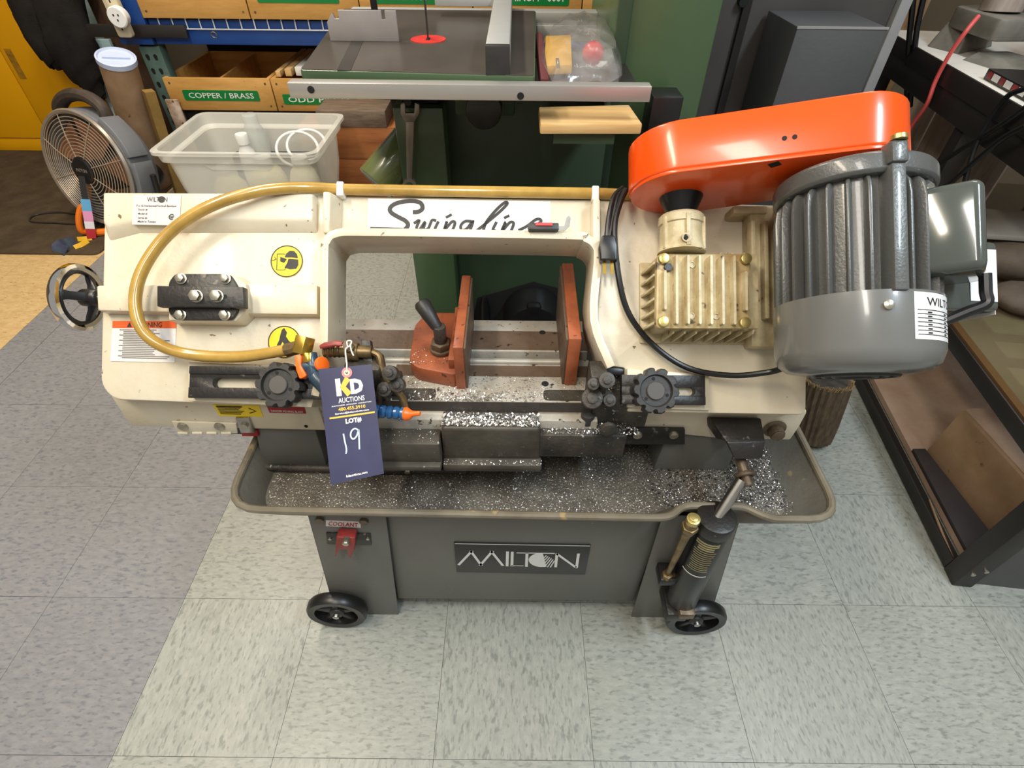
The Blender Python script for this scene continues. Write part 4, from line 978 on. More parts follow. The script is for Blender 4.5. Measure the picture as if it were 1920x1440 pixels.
MB().box(-.42, 1.615, .935, .24, 1.66, .962).build('fence_rail', alu2, vsw, bev=.002)
MB().box(.05, 1.61, .90, .235, 1.63, .935).build('rear_bracket', alu2, vsw, bev=.001)
# fence: square tube with black end cap
f0 = PZ(933, 150, TZ2)
fx0 = PY(911, 120, 1.035).x; fx1 = PY(956, 120, 1.035).x
fen = MB().box(fx0, 1.037, TZ2 + .002, fx1, 1.66, TZ2 + .044).build('rip_fence', alu2, vsw, bev=.003)
MB().box(fx0, 1.022, TZ2 - .010, fx1, 1.037, TZ2 + .044).build('fence_end_cap', plasticblk, fen, bev=.002)
q = PY(934, 118, 1.028); MB().cyl(q, q + Vector((0, -.002, 0)), .003, n=10).build('screw', zinc, fen)
MB().box(fx0 - .14, 1.52, TZ2 + .02, fx0, 1.54, TZ2 + .042).build('fence_arm', alu2, fen, bev=.002)
# miter gauge plate
mg0 = PZ(620, 78, TZ2); mg1 = PZ(749, 79, TZ2); hz = .052
mgf = Fr((mg0.x, mg0.y, TZ2 + .001), (1, 0, 0), (0, 0, 1), (0, -1, 0)); wd = mg1.x - mg0.x
MB().prism([(0, 0), (wd, 0), (wd, hz), (wd * .84, hz), (wd * .84, hz - .015), (wd * .79, hz - .015), (wd * .79, hz), (wd * .18, hz), (wd * .18, hz - .014), (wd * .12, hz - .014), (wd * .10, hz - .004), (0, hz - .02)], -.008, 0, mgf).build('miter_plate', M('miter_grey', (158, 150, 146), .4, .2), vsw, bev=.001)
MB().prism([(mg0.x + .03, mg0.y + .008), (mg1.x - .04, mg0.y + .008), (mg1.x - .07, mg0.y + .09), (mg0.x + .06, mg0.y + .09)], TZ2 + .002, TZ2 + .03).build('miter_head', blackgrime, vsw, bev=.003)
MB().cyl((mg0.x + .085, mg0.y + .06, TZ2 + .03), (mg0.x + .085, mg0.y + .06, TZ2 + .14), .007, n=12).build('miter_handle', rubber, vsw)
# column and cabinets
MB().box(.205, 1.30, 0, .415, 1.75, 1.9).build('column', green, vsw, bev=.006)
MB().box(.205, 1.285, .50, .232, 1.30, 1.9).build('column_trim', greend, vsw, bev=.002)
MB().box(-.256, 1.20, 0, -.151, 1.62, .86).build('cabinet_side', green, vsw, bev=.004)
MB().box(-.153, 1.262, 0, .21, 1.62, .86).build('wheel_cabinet', greend, vsw, bev=.004)
MB().box(-.12, 1.15, .86, .0, 1.5, TZ2 - .026).build('trunnion', greend, vsw, bev=.006)
MB().cyl((-.06, 1.10, .885), (-.06, 1.17, .885), .035, n=20).build('trunnion_lock', rubber, vsw, bev=.003)
MB().box(-.24, 1.22, .86, -.16, 1.5, .90).build('table_bracket', rubber, vsw, bev=.005)
# dust port
d0 = PY(716, 318, 1.24); MB().cyl(d0 + Vector((-.012, -.03, -.022)), d0 + Vector((.10, .06, .075)), .047, n=32).build('dust_port', olive, vsw, bev=.003)
# black lower motor seen through a cut-out
cf = Fr((0, 1.262, 0), (1, 0, 0), (0, 0, 1), (0, -1, 0))
MB().prism(cf.poly([(885, 610), (895, 558), (1000, 528), (1055, 542), (1062, 610)], 0), 0, .002, cf).build('motor_opening', hole, vsw)
q = cf.hit(1000, 590, .06); mq = Fr((q[0], 1.262, q[1] - .03), (1, 0, 0), (0, 0, 1), (0, -1, 0))
lm = MB().lathe([(.085, 0), (.085, .05), (.07, .085), (.03, .10)], mq, 30).build('drive_motor', rubber, vsw)
MB().box(q[0] - .02, 1.17, q[1] - .02, q[0] + .02, 1.2, q[1] + .05).build('motor_boss', rubber, lm, bev=.01)
q = cf.hit(908, 575, .03); MB().tube([Vector((q[0], 1.245, q[1] - .05)), Vector((q[0], 1.245, q[1])), Vector((q[0], 1.245, q[1] + .025))], .012, 12, rads=[.016, .013, .006]).build('drain_cock', rubber, vsw)
# black stop bracket beside the column
bq = PY(1245, 205, 1.22); MB().box(bq.x - .032, 1.20, .70, bq.x + .032, 1.27, bq.z + .03).build('stop_bracket', rubber, vsw, bev=.004)
MB().box(.055, 1.09, .914, .235, 1.42, .925).build('side_shelf', frameblk, vsw, bev=.003)
MB().box(.045, 1.05, .925, .060, 1.42, .955).build('shelf_edge', M('maroon_rubber', (92, 34, 36), .7), vsw, bev=.003)

# board tucked under the rail, wrench, bag
pl = [PZ(1010, 200, .90), PZ(1180, 196, .90), PZ(1205, 232, .90), PZ(1013, 232, .90)]
plk = MB().prism([pl[0].xy[:], pl[1].xy[:], pl[2].xy[:], pl[3].xy[:]][::-1], .882, .90).build('pine_board', palewood, bev=.003)
tag(plk, 'pale pine board under the right end of the aluminium rail', 'board')
MB().box(.07, 1.00, .862, .18, 1.27, .8815).build('board_support', greend, vsw)
wq0 = PY(769, 205, 1.17); wq1 = PY(768, 347, 1.17)
wr_ = thing('combination_wrench', 'grey steel combination wrench hanging below the bandsaw table', 'wrench', wq1)
wf = Fr(wq1, (1, 0, 0), tuple((wq0 - wq1).normalized()), None); wl_ = (wq0 - wq1).length
toolst = M('wrench_steel', (150, 142, 132), .35, .6, vs=20, var=.12)
MB().prism([(-.006, .012), (.006, .012), (.009, wl_ - .02), (-.009, wl_ - .02)], -.003, .003, wf).build('shank', toolst, wr_, bev=.0015)
MB().lathe([(.016, -.005), (.016, .005), (.009, .005), (.009, -.005), (.016, -.005)], wf, 22, False, False).build('box_end', toolst, wr_)
c0 = wl_ - .012
MB().prism([(-.009, c0 - .012), (.009, c0 - .012), (.019, c0 + .004), (.019, c0 + .022), (.010, c0 + .026), (.009, c0 + .006), (-.009, c0 + .006), (-.010, c0 + .026), (-.019, c0 + .022), (-.019, c0 + .004)], -.004, .004, wf).build('open_end', toolst, wr_, bev=.001)
MB().cyl(wq0 + Vector((.004, .05, .03)), wq0 + Vector((.0, -.02, .02)), .008, n=12).build('wrench_peg', rubber, vsw)

bagm = M('clear_bag_film', (206, 200, 196), .12, vs=25, rgb2=(160, 150, 146), alpha=.30, bump=1.0, bs=35, coat=1.0)
bz = .9255
bo_ = [PZ(1018, 95, bz + .01), PZ(1060, 62, bz + .01), PZ(1105, 55, bz + .01), PZ(1140, 75, bz + .01), PZ(1166, 145, bz + .01), PZ(1100, 162, bz + .01), PZ(1022, 160, bz + .01)]
rs = random.Random(5)
cen = sum(bo_, Vector()) / len(bo_)
outl = catmull([(p.x, p.y, 0) for p in bo_], 4, True)
rings = []
for f, hgt in ((.97, 0), (1.0, .012), (.96, .028), (.8, .05), (.5, .058), (.2, .06)):
    rings.append([Vector((cen.x + (p.x - cen.x) * f + rs.uniform(-.002, .002), cen.y + (p.y - cen.y) * f + rs.uniform(-.003, .003), bz + hgt + rs.uniform(0, .007 if hgt else 0))) for p in outl])
tag(MB().loft(rings).build('plastic_bag', bagm), 'clear plastic bag of small parts lying beside the bandsaw table', 'bag')
yq = [PZ(1023, 75, bz + .02), PZ(1070, 73, bz + .02), PZ(1072, 130, bz + .02), PZ(1020, 132, bz + .02)]
yc = MB().prism([p.xy[:] for p in yq], bz + .012, bz + .028).build('yellow_case', M('case_yellow', (232, 176, 40), .45), bev=.002)
tag(yc, 'flat yellow plastic case inside the clear bag', 'case')
MB().box(0, 0, 0, .006, .07, .001, Fr(PZ(1044, 128, bz + .029), (1, 0, 0), (0.02, 1, 0))).build('case_slot', M('case_slot', (88, 74, 34), .5), yc)
rb = PZ(1112, 100, bz + .03); tag(MB().sphere(rb, .022).build('red_ball', M('ball_red', (206, 30, 30), .3)), 'red plastic ball inside the clear bag', 'ball')

# ================================================================== RACK WITH WOODEN BINS
RY = 2.85
rack = thing('storage_rack', 'blue and teal steel storage rack along the back wall', 'rack', (-.4, RY + .3, 0))
zb0 = PY(440, 84, RY).z; zb1 = PY(440, 37, RY).z
up0_ = PY(257, 83, RY).x; upw = PY(296, 83, RY).x - up0_
post = MB().box(up0_, RY, 0, up0_ + upw, RY + .06, zb0 - .01).box(up0_, RY, zb0 - .01, up0_ + .01, RY + .6, zb0).build('upright', teal, rack, bev=.003)
MB().box(up0_ - .06, RY - .02, zb0 + .0, PY(262, 18, RY - .03).x - .004, RY + .04, 2.0).build('upright_top', blue, rack, bev=.003)
hm = MB(); rf = Fr((0, RY, 0), (1, 0, 0), (0, 0, 1), (0, -1, 0))
for k in range(9):
    z = zb0 - .05 - k * .058
    for x in (up0_ + .025, up0_ + .062):
        hm.prism([(x + .009 * math.cos(t), z + .009 * math.sin(t) - (.008 if math.sin(t) < -.5 else 0)) for t in [2 * math.pi * j / 12 for j in range(12)]], 0, .001, rf)
hm.build('keyholes', hole, post)
MB().box(up0_ + upw, RY - .005, zb0, 1.05, RY + .045, zb1).build('beam', blue, rack, bev=.003)
MB().box(up0_ + upw, RY + .55, zb0, 1.05, RY + .60, zb1).build('beam', blue, rack, bev=.003)
m = MB(); zw = zb1 - .035
x = up0_ + upw + .05
m.cyl((x - .01, RY - .012, zw), (1.04, RY - .012, zw), .003, n=6)
while x < 1.04:
    m.tube([(x, RY - .012, zw), (x, RY - .012, zb1 + .004), (x, RY + .55, zb1 + .004)], .003, 6); x += .0612
m.cyl((up0_ + upw + .04, RY + .3, zb1 + .001), (1.04, RY + .3, zb1 + .001), .003, n=6)
m.build('wire_deck', wirew, rack)
zl = PY(420, 207, RY - .03).z
MB().box(up0_ + upw, RY + .0, zl - .06, 1.05, RY + .6, zl - .002).build('lower_deck', frameblk, rack)
MB().box(up0_ + .02, RY + .6, 0, 1.05, RY + .62, 1.6).build('rack_back', M('dark_back', (44, 34, 26), .8), rack)
sc_ = PY(401, 65, RY - .006); MB().torus(sc_, (0, 1, .2), .012, .003, 16, 6).build('hang_ring', steel, rack)
dk = MB().box(PY(165, 55, RY - .03).x, RY - .035, PY(230, 70, RY - .03).z, PY(350, 60, RY - .03).x, RY - .02, PY(230, 46, RY - .03).z).build('tie_bar', frameblk, rack, bev=.002)

def wood_bin(x0, x1, z0, hgt, dep, text, lq, name_label, group, deep=None, dividers=(.5,)):
    yb = RY - .03
    t = thing('wooden_bin', name_label, 'bin', ((x0 + x1) / 2, yb + dep / 2, z0), group)
    th = .018
    MB().box(x0, yb, z0, x1, yb + th, z0 + hgt).build('front_board', pine, t, bev=.0015)
    hs = deep or hgt
    for x in (x0, x1 - th): MB().prism([(yb + th, z0), (yb + dep, z0), (yb + dep, z0 + hs), (yb + th, z0 + hgt)], 0, th, Fr((x, 0, 0), (0, 1, 0), (0, 0, 1), (1, 0, 0))).build('side_board', pine, t, bev=.001)
    for f in dividers: MB().box(x0 + (x1 - x0) * f, yb + th, z0, x0 + (x1 - x0) * f + .012, yb + dep, z0 + hgt * .95).build('divider', pine, t)
    MB().box(x0, yb + dep - th, z0, x1, yb + dep, z0 + hs).build('back_board', pine, t)
    MB().box(x0, yb + th, z0, x1, yb + dep, z0 + .012).build('bottom_board', pine, t)
    for f in (.05, .95):
        for g in (.15, .85): MB().cyl((x0 + (x1 - x0) * f, yb, z0 + hgt * g), (x0 + (x1 - x0) * f, yb - .001, z0 + hgt * g), .005, n=8).build('screw_head', rusty, t)
    if text:
        fr = Fr((0, yb, 0), (1, 0, 0), (0, 0, 1), (0, -1, 0))
        lx0, lz0, lx1, lz1 = lq
        sg = MB().prism(rrect(lx0, lz0, lx1, lz1, .008), 0, .002, fr).build('sign', signgreen, t)
        tw = (lx1 - lx0); tl = min(.86, .062 * len(text)) / 2 if len(text) < 10 else .43
        m = MB(); put_text(m, text, tquad(lx0 + tw * (.5 - tl), lz0 + (lz1 - lz0) * .24, lx0 + tw * (.5 + tl), lz1 - (lz1 - lz0) * .24), fr, .0026, .008); m.build('lettering', white, sg)
    return t
yb_ = RY - .03
q0 = PY(316, 146, yb_); q1 = PY(508, 150, yb_); q2 = PY(334, 205, yb_)
s0 = PY(348, 188, yb_); s1 = PY(483, 170, yb_)
wood_bin(q2.x - .018, q2.x + .49, zl, q0.z - zl, .52, 'COPPER / BRASS', (s0.x, s0.z, s1.x, s1.z), 'wooden bin with green COPPER / BRASS sign on the lower rack shelf', 'wooden bins on the rack')
b2x = q2.x + .495
sx = PY(533, 193, yb_).x
wood_bin(b2x, b2x + .49, zl, q0.z - zl, .52, 'ODD PIECES', (sx, s0.z - .014, sx + .36, s1.z - .014), 'wooden bin with green ODD sign beside the copper and brass bin', 'wooden bins on the rack', dividers=(.33, .66))
zu = zb1 + .008
edges = [PY(u, 18, yb_).x for u in (262, 466, 675, 887, 1091, 1300)]
ulab = ['wooden bin at the left end of the upper rack shelf', 'wooden upper bin second from the left end of the rack', 'wooden upper bin behind the vertical saw blade', 'wooden upper bin behind the aluminium rip fence', 'wooden upper bin partly hidden by the green column']
lz = PY(780, 8, yb_).z
for k in range(5):
    x0, x1 = edges[k] + .002, edges[k + 1] - .003
    lc = PY((560, 560, 780, 990, 1198)[k], 5, yb_).x
    wood_bin(x0, x1, zu, .17, .5, None if k == 0 else ('ALUMINUM - 6061' if k < 4 else 'ALUMINUM - 6063'), (lc - .178, lz, lc + .178, lz + .062), ulab[k], 'wooden bins on the rack', dividers=())
# odd lengths standing out of the second bin
for k, (u, w, L_) in enumerate(((522, .022, .44), (538, .03, .42), (556, .034, .36))):
    x = PY(u, 140, yb_ + .05).x
    tag(MB().box(x, yb_ + .02 + .012 * k, zl + .145, x + w, yb_ + .02 + L_, zl + .17 + .006 * k).build('wood_strip', palewood if k < 2 else whiteplastic, bev=.002), ('thin wooden strip lying at the left of the odd pieces bin', 'second wooden strip lying in the odd pieces bin', 'white painted strip lying in the odd pieces bin')[k], 'wood strip', 'strips in the odd pieces bin')

# power strip with a plug adaptor
ps0 = PY(204, -20, RY - .06); ps1 = PY(243, 68, RY - .06)
psf = Fr(ps1, (1, 0, 0), tuple((ps0 - ps1).normalized()), None)
pst = thing('power_strip', 'beige outlet strip hanging on the rack upright', 'power strip', ps1)
PL = (ps0 - ps1).length
MB().prism(rrect(-.032, 0, .030, PL, .012), 0, .03, psf).build('strip_body', beigep, pst, bev=.004)
m = MB()
for k in range(3):
    for dx, dy in ((-.010, .012), (.010, .012), (0, -.002)): m.prism(rect(dx - .003, .03 + .05 * k + dy, dx + .003, .04 + .05 * k + dy), .03, .0306, psf)
m.build('outlet_slots', hole, pst)
aq = psf.hit(221, 32, .06)
ad_ = MB().lathe([(.038, .03), (.040, .036), (.040, .062), (.036, .066)], Fr(psf(*aq, 0), psf.x, psf.y, psf.z), 26).build('plug_adaptor', whiteplastic, pst)
m = MB()
for dx, dy in ((-.010, .008), (.010, .008), (0, -.010)): m.prism(rect(aq[0] + dx - .003, aq[1] + dy - .004, aq[0] + dx + .003, aq[1] + dy + .004), .066, .0668, psf)
m.build('adaptor_slots', hole, ad_)

# cardboard tube, stick, plate, timber, board
t0 = PY(218, 110, 2.60); t1 = PZ(278, 330, 0.02); t1 = Vector((t0.x - .02, t0.y + .02, 0.0)) if False else PY(277, 300, 2.70)
td = (t0 - t1).normalized(); tlow = t0 - td * (t0.z / td.z)
ctube = thing('cardboard_tube', 'brown cardboard mailing tube with pale plastic cap leaning by the rack', 'tube', tlow)
MB().cyl(tlow + td * .01, t0, .072, n=32).build('tube_body', card, ctube, ang=40)
MB().lathe([(.076, -.012), (.076, .008), (.069, .010), (.065, .003), (.02, .002)], Fr(t0, *basis(td)), 32).build('tube_cap', bluecap, ctube)
bx_, by_, _d = basis(td)
MB().prism([(-.012, -.05), (.012, -.05), (.004, .05), (-.004, .05)], -.002, .010, Fr(t0, bx_ + by_ * .6, by_ - bx_ * .6, td)).build('cap_rib', bluecap, ctube)
a_ = PY(278, 170, 2.60); b_ = PY(303, 250, 2.60)
dd_ = (b_ - a_).normalized(); low = a_ + dd_ * (a_.z / -dd_.z)
tag(MB().tube([low, a_], .03, 4).build('wood_stick', M('olive_wood', (152, 122, 62), .6, vs=8, rgb2=(120, 92, 44))), 'thin yellowish wooden stick leaning between tube and rack upright', 'stick')
bpl = PY(325, 205, RY - .07)
tag(MB().box(bpl.x - .03, RY - .06, 0, bpl.x + .03, RY - .05, bpl.z + .04).build('punched_plate', M('rust_white', (196, 178, 160), .6, vs=20, rgb2=(130, 86, 56), spot=(60, 40, 30), ss=30, st=.6), bev=.001), 'rust-stained white punched steel plate beside the copper bin', 'plate')
tb0 = PY(160, 0, 3.0); tb1 = PY(228, 90, 3.0)
tag(MB().box(PY(165, 5, 3.05).x, 3.05, 0, PY(165, 5, 3.05).x + .22, 3.12, 1.5).build('timber_post', brownpost, bev=.004), 'dark brown timber standing behind the outlet strip', 'timber')

# ================================================================== YELLOW CABINET, JACKET
cabR = PY(180, 185, 3.2).x
cab = thing('safety_cabinet', 'yellow steel storage cabinet with two doors at the left wall', 'cabinet', (cabR - .55, 3.45, 0))
seam = PY(40, 160, 3.2).x; zbase = PY(40, 258, 3.2).z
MB().box(cabR - 1.1, 3.205, .0, cabR, 3.65, 1.7).build('cabinet_body', yellowc, cab, bev=.004)
MB().box(cabR - 1.1, 3.195, .005, cabR, 3.206, zbase - .004).build('plinth', yellowc, cab, bev=.001)
dl = MB().box(seam + .003, 3.19, zbase + .002, cabR - .005, 3.206, 1.69).build('door', yellowc, cab, bev=.002)
MB().box(cabR - 1.1, 3.19, zbase + .002, seam - .003, 3.206, 1.69).build('door', yellowc, cab, bev=.002)
MB().box(seam - .003, 3.2005, zbase + .002, seam + .003, 3.2055, 1.69).build('door_gap', hole, cab)
st_ = PY(28, 120, 3.19); MB().box(st_.x - .015, 3.1885, st_.z - .07, st_.x + .02, 3.19, st_.z + .07).build('door_sticker', M('sticker_olive', (176, 128, 20), .5, vs=40, rgb2=(110, 84, 20)), dl)

tag(MB().box(cabR + .02, 3.3, 0, cabR + .34, 3.33, 1.3).build('pale_board', paleblue, bev=.002), 'tall pale blue board standing behind the dark brown timber', 'board')
bx0 = PY(172, 130, 3.0).x
tag(MB().box(bx0, 3.0, 0, bx0 + .15, 3.02, PY(190, 74, 3.0).z).build('pale_board', paleblue, bev=.002), 'low pale blue board standing between jacket and cardboard tube', 'board')
jk = thing('black_jacket', 'black cloth jacket sleeves hanging in front of the yellow cabinet', 'jacket', PY(110, 100, 2.95))
def sleeve(pts, Y, name):
    rs = random.Random(len(pts)); P = [(PY(u, v, Y), w) for u, v, w in pts]
    path = catmull([p for p, w in P], 5); ww = [c.x for c in catmull([(w * .5 * 2.72 / 1000, 0, 0) for p, w in P], 5)]
    rings = []; n = 18
    for i, p in enumerate(path):
        r = max(ww[i], .004)
        rings.append([p + Vector((math.cos(2 * math.pi * k / n) * r * (1 + .06 * math.sin(3 * k + i * .7)), math.sin(2 * math.pi * k / n) * r * .45, .012 * math.sin(k * 1.3 + i))) for k in range(n)])
    return MB().loft(rings).build(name, blackcloth, jk, ang=70)
sleeve([(108, -60, 84), (110, 0, 84), (122, 50, 84), (140, 95, 88), (155, 130, 72), (172, 160, 46), (184, 180, 26), (190, 188, 8)], 2.95, 'sleeve')
sleeve([(30, -60, 58), (46, 0, 58), (66, 50, 56), (88, 90, 52), (103, 115, 42), (112, 127, 26)], 2.99, 'sleeve')

# ================================================================== FAN, LANYARD, CORD
fc = PZ(166, 318, .27)
fax = Vector((-.30, -.92, .20)).normalized()      # direction the fan blows
fan = thing('floor_fan', 'round grey floor fan with wire grill tilted up on the mat', 'fan', (fc.x, fc.y, 0))
fx_ = Vector((0, 0, 1)).cross(fax).normalized(); fy_ = fax.cross(fx_).normalized()
ff = Fr(fc, fx_, fy_, fax); FR = .232
MB().lathe([(FR - .012, -.01), (FR, -.012), (FR + .006, 0), (FR, .010), (FR - .010, .008), (FR - .012, -.01)], ff, 48, False, False).build('grill_rim', M('fan_rim', (150, 140, 128), .35, .3), fan)
m = MB()
for k in range(13):
    r = .058 + k * .0135; m.torus(ff(0, 0, .012 - .02 * (r / FR) ** 2 + .01), fax, r, .0019, 48, 5)
m.build('grill_rings', fangrill, fan)
m = MB()
for k in range(8):
    a = 2 * math.pi * k / 8 + .3; m.tube([ff(.05 * math.cos(a), .05 * math.sin(a), .024), ff(.14 * math.cos(a), .14 * math.sin(a), .018), ff((FR - .004) * math.cos(a), (FR - .004) * math.sin(a), .004)], .002, 5)
m.build('grill_spokes', fangrill, fan)
hb = MB().lathe([(.055, .012), (.055, .026), (.048, .031)], ff, 28).build('fan_badge', rubber, fan)
m = MB(); put_text(m, 'PATTON', tquad(-.03, -.006, .03, .008), ff, .0316, .01); m.build('lettering', M('badge_grey', (150, 146, 140), .4), hb)
for k in range(5):
    a = 2 * math.pi * k / 5; s_ = []
    for j in range(5):
        r = .04 + .16 * j / 4; w = .35 + .1 * j / 4
        s_.append([ff(r * math.cos(a - w), r * math.sin(a - w), -.055), ff(r * math.cos(a + w), r * math.sin(a + w), -.025), ff(r * math.cos(a + w), r * math.sin(a + w), -.028), ff(r * math.cos(a - w), r * math.sin(a - w), -.058)])
    MB().loft(s_).build('fan_blade', fanblade, fan)
MB().lathe([(FR - .006, -.008), (FR + .004, -.02), (FR + .004, -.11), (FR - .03, -.16), (FR - .05, -.16), (FR - .012, -.02)], ff, 40, False, False).build('shroud', fangrey, fan)
MB().lathe([(.10, -.17), (.10, -.09), (.05, -.06)], ff, 24).build('motor_housing', plasticblk, fan)
for k in range(16):
    a = R(300 + k * 4.8); 
for a0_, w_a in ((R(38), .36), (R(-5), .30)):
    s_ = []
    for j in range(7):
        a = a0_ - w_a / 1 + 2 * w_a * j / 6
        s_.append([ff((FR + .003) * math.cos(a), (FR + .003) * math.sin(a), -.012), ff((FR + .022) * math.cos(a), (FR + .022) * math.sin(a), -.018), ff((FR + .022) * math.cos(a), (FR + .022) * math.sin(a), -.105), ff((FR + .003) * math.cos(a), (FR + .003) * math.sin(a), -.11)])
    MB().loft(s_).build('shroud_panel', fangrey, fan, bev=.002)
hpts = [ff((FR + rr) * math.cos(a), (FR + rr) * math.sin(a), -.07) for a, rr in ((R(62), .0), (R(68), .035), (R(85), .05), (R(105), .05), (R(122), .035), (R(128), .0))]
MB().tube(catmull(hpts, 4), .028, 10, flat=.9).build('carry_handle', M('handle_dark', (52, 44, 38), .5, vs=14, rgb2=(78, 66, 56)), fan)
kq = PZ(282, 328, .20)
MB().sphere(kq, .055, 18, 10).build('tilt_knob', rubber, fan)
sd_ = ff.x
MB().tube([fc - fax * .08 + sd_ * (FR + .03), Vector((fc.x, fc.y, .012)) + sd_ * (FR + .03) - Vector((0, -.06, 0)), Vector((fc.x, fc.y, .012)) - sd_ * (FR + .03) + Vector((0, .06, 0)), fc - fax * .08 - sd_ * (FR + .03)], .012, 8).build('fan_stand', frameblk, fan)

tag(MB().tube(catmull([PZ(u, v, .010) for u, v in ((190, 398), (150, 402), (110, 398), (70, 402), (56, 410), (62, 416), (100, 418), (150, 420), (185, 416))], 6), .004, 6).build('extension_cord', M('dark_cord', (40, 34, 28), .6)), 'thin dark cord looped on the brown mat near the fan', 'cord')
# lanyard hanging off the fan grill down to the floor
def ribbon(pts, w, name, mat, par, th=.0015):
    P = catmull(pts, 4); rings = []
    for i, p in enumerate(P):
        d = (P[min(i + 1, len(P) - 1)] - P[max(i - 1, 0)]).normalized()
        s_ = d.cross((EYEP - p).normalized()).normalized(); n_ = s_.cross(d).normalized()
        rings.append([p + s_ * w / 2 + n_ * th, p - s_ * w / 2 + n_ * th, p - s_ * w / 2 - n_ * th, p + s_ * w / 2 - n_ * th])
    return MB().loft(rings).build(name, mat, par)
la = ff(.0, -.02, .04); lb_ = PZ(172, 447, .012)
lan = thing('lanyard', 'rainbow coloured ribbon lanyard with orange clip hanging from the fan', 'lanyard', (lb_.x, lb_.y, 0))
bandc = [((30, 28, 30), 0, .36), ((96, 166, 210), .36, .55), ((226, 150, 190), .55, .72), ((226, 222, 226), .72, .84), ((178, 34, 46), .84, 1.0)]
for k, (c_, f0_, f1_) in enumerate(bandc):
    ribbon([la.lerp(lb_, f0_), la.lerp(lb_, (f0_ + f1_) / 2), la.lerp(lb_, f1_)], .034 if k else .022, 'ribbon', M('ribbon_%d' % k, c_, .7, var=.05), lan)
ribbon([lb_, PZ(158, 449, .012), PZ(146, 450, .010)], .026, 'ribbon', M('ribbon_y', (244, 190, 40), .6), lan)
ribbon([PZ(165, 452, .012), PZ(152, 460, .012), PZ(140, 465, .010)], .024, 'ribbon', M('ribbon_y', (244, 190, 40), .6), lan)
ribbon([PZ(140, 452, .016), PZ(128, 458, .02), PZ(116, 460, .016), PZ(110, 466, .012), PZ(124, 472, .012)], .05, 'ribbon', M('ribbon_p', (54, 46, 84), .7, vs=14, rgb2=(60, 88, 80)), lan)
og = [PZ(u, v, z) for u, v, z in ((166, 436, .02), (152, 432, .04), (148, 410, .09), (152, 390, .13), (162, 384, .14))]
MB().tube(catmull(og, 5), .013, 10).build('clip', M('clip_orange', (236, 122, 26), .4), lan)
MB().tube([PZ(166, 438, .02), PZ(182, 436, .02), PZ(205, 434, .02)], .016, 10).build('clip', M('clip_orange', (236, 122, 26), .4), lan)

# ================================================================== TOTE AND ITS CONTENTS
tzr = .42
R0 = PZ(272, 287, tzr); R1 = PZ(592, 292, tzr); R2 = PZ(585, 212, tzr); R3 = PZ(330, 214, tzr)
x0, x1, y0, y1 = R0.x - .0, R1.x, R0.y, R2.y
tot = thing('plastic_tote', 'large clear plastic storage tote standing behind the saw head', 'tote', ((x0 + x1) / 2, (y0 + y1) / 2, 0))
def rrx(i, z): return [W(a, b, z) for a, b in rrect(x0 + i, y0 + i, x1 - i, y1 - i, .05, 5)]
MB().loft([rrx(.09, .004), rrx(.045, .25), rrx(.035, .37), rrx(.018, .375), rrx(.012, tzr - .012), rrx(0, tzr - .012), rrx(0, tzr), rrx(.02, tzr), rrx(.024, .38), rrx(.04, .365), rrx(.05, .25), rrx(.094, .01)], True, True).build('tote_shell', tote, tot, ang=40)
MB().prism([(x0 + .18, .37), (x0 + .22, .345), (x1 - .22, .345), (x1 - .18, .37)], -.006, .0, Fr((0, y0 + .03, 0), (1, 0, 0), (0, 0, 1), (0, -1, 0))).build('tote_grip', tote, tot)
def bottle(p, prof, mat, name, label, cat, cap=None, group=None):
    t = thing(name, label, cat, p, group)
    MB().lathe(prof, Fr(p), 24).build('body', mat, t, ang=50)
    if cap: MB().lathe(cap[0], Fr(p), 20).build('cap', cap[1], t)
    return t
bp = Vector((x0 + .265, y0 + .265, .012))
bottle(bp, [(.036, 0), (.038, .01), (.038, .27), (.032, .32), (.020, .345), (.020, .36)], whiteplastic, 'white_bottle', 'white screw-cap bottle standing in the clear tote', 'bottle', ([(.026, .352), (.027, .385), (.024, .392)], whiteplastic))
for k, (u, rr) in enumerate(((480, .08), (545, .065))):
    p = Vector((x0 + (.36, .515)[k], y0 + .19, .012))
    bottle(p, [(rr, 0), (rr * 1.02, .02), (rr, .22), (rr * .75, .27), (.03, .29), (.03, .31)], milk, 'milky_jug', ('wide milky plastic jug at the middle of the clear tote', 'smaller milky plastic jug at the right side of the clear tote')[k], 'jug', ([(.034, .30), (.034, .325)], whiteplastic))
p = PZ(410, 350, .2); p = Vector((x0 + .18, y0 + .19, .012))
bottle(p, [(.07, 0), (.072, .02), (.07, .20), (.03, .25), (.03, .27)], milk, 'milky_jug', 'milky plastic jug at the left front of the clear tote', 'jug', ([(.034, .265), (.034, .285)], whiteplastic))
p = PZ(463, 250, .40); p = Vector((p.x, y1 - .135, .291))
bottle(p, [(.044, 0), (.048, .01), (.048, .09), (.03, .125), (.032, .16), (.027, .165)], glass, 'glass_jar', 'empty clear glass bottle standing at the back of the tote', 'jar')
dbx = MB().prism(rrect(x0 + .16, y1 - .17, x1 - .14, y1 - .10, .02), .012, .29).build('grey_pouch', M('slate_fabric', (66, 70, 76), .8, vs=7, var=.2), bev=.02, seg=3)
tag(dbx, 'dark grey fabric pouch lying at the back of the clear tote', 'pouch')
m = MB(); cc = PZ(545, 300, .30); cc = Vector((x1 - .17, y0 + .26, .345))
m.torus(cc, (.2, -.5, .8), .085, .006, 32, 8).torus(cc + Vector((.035, .02, .01)), (.1, -.45, .8), .08, .006, 32, 8)
tag(m.build('white_cable', whiteplastic), 'coiled white cable on top of the jugs in the tote', 'cable')

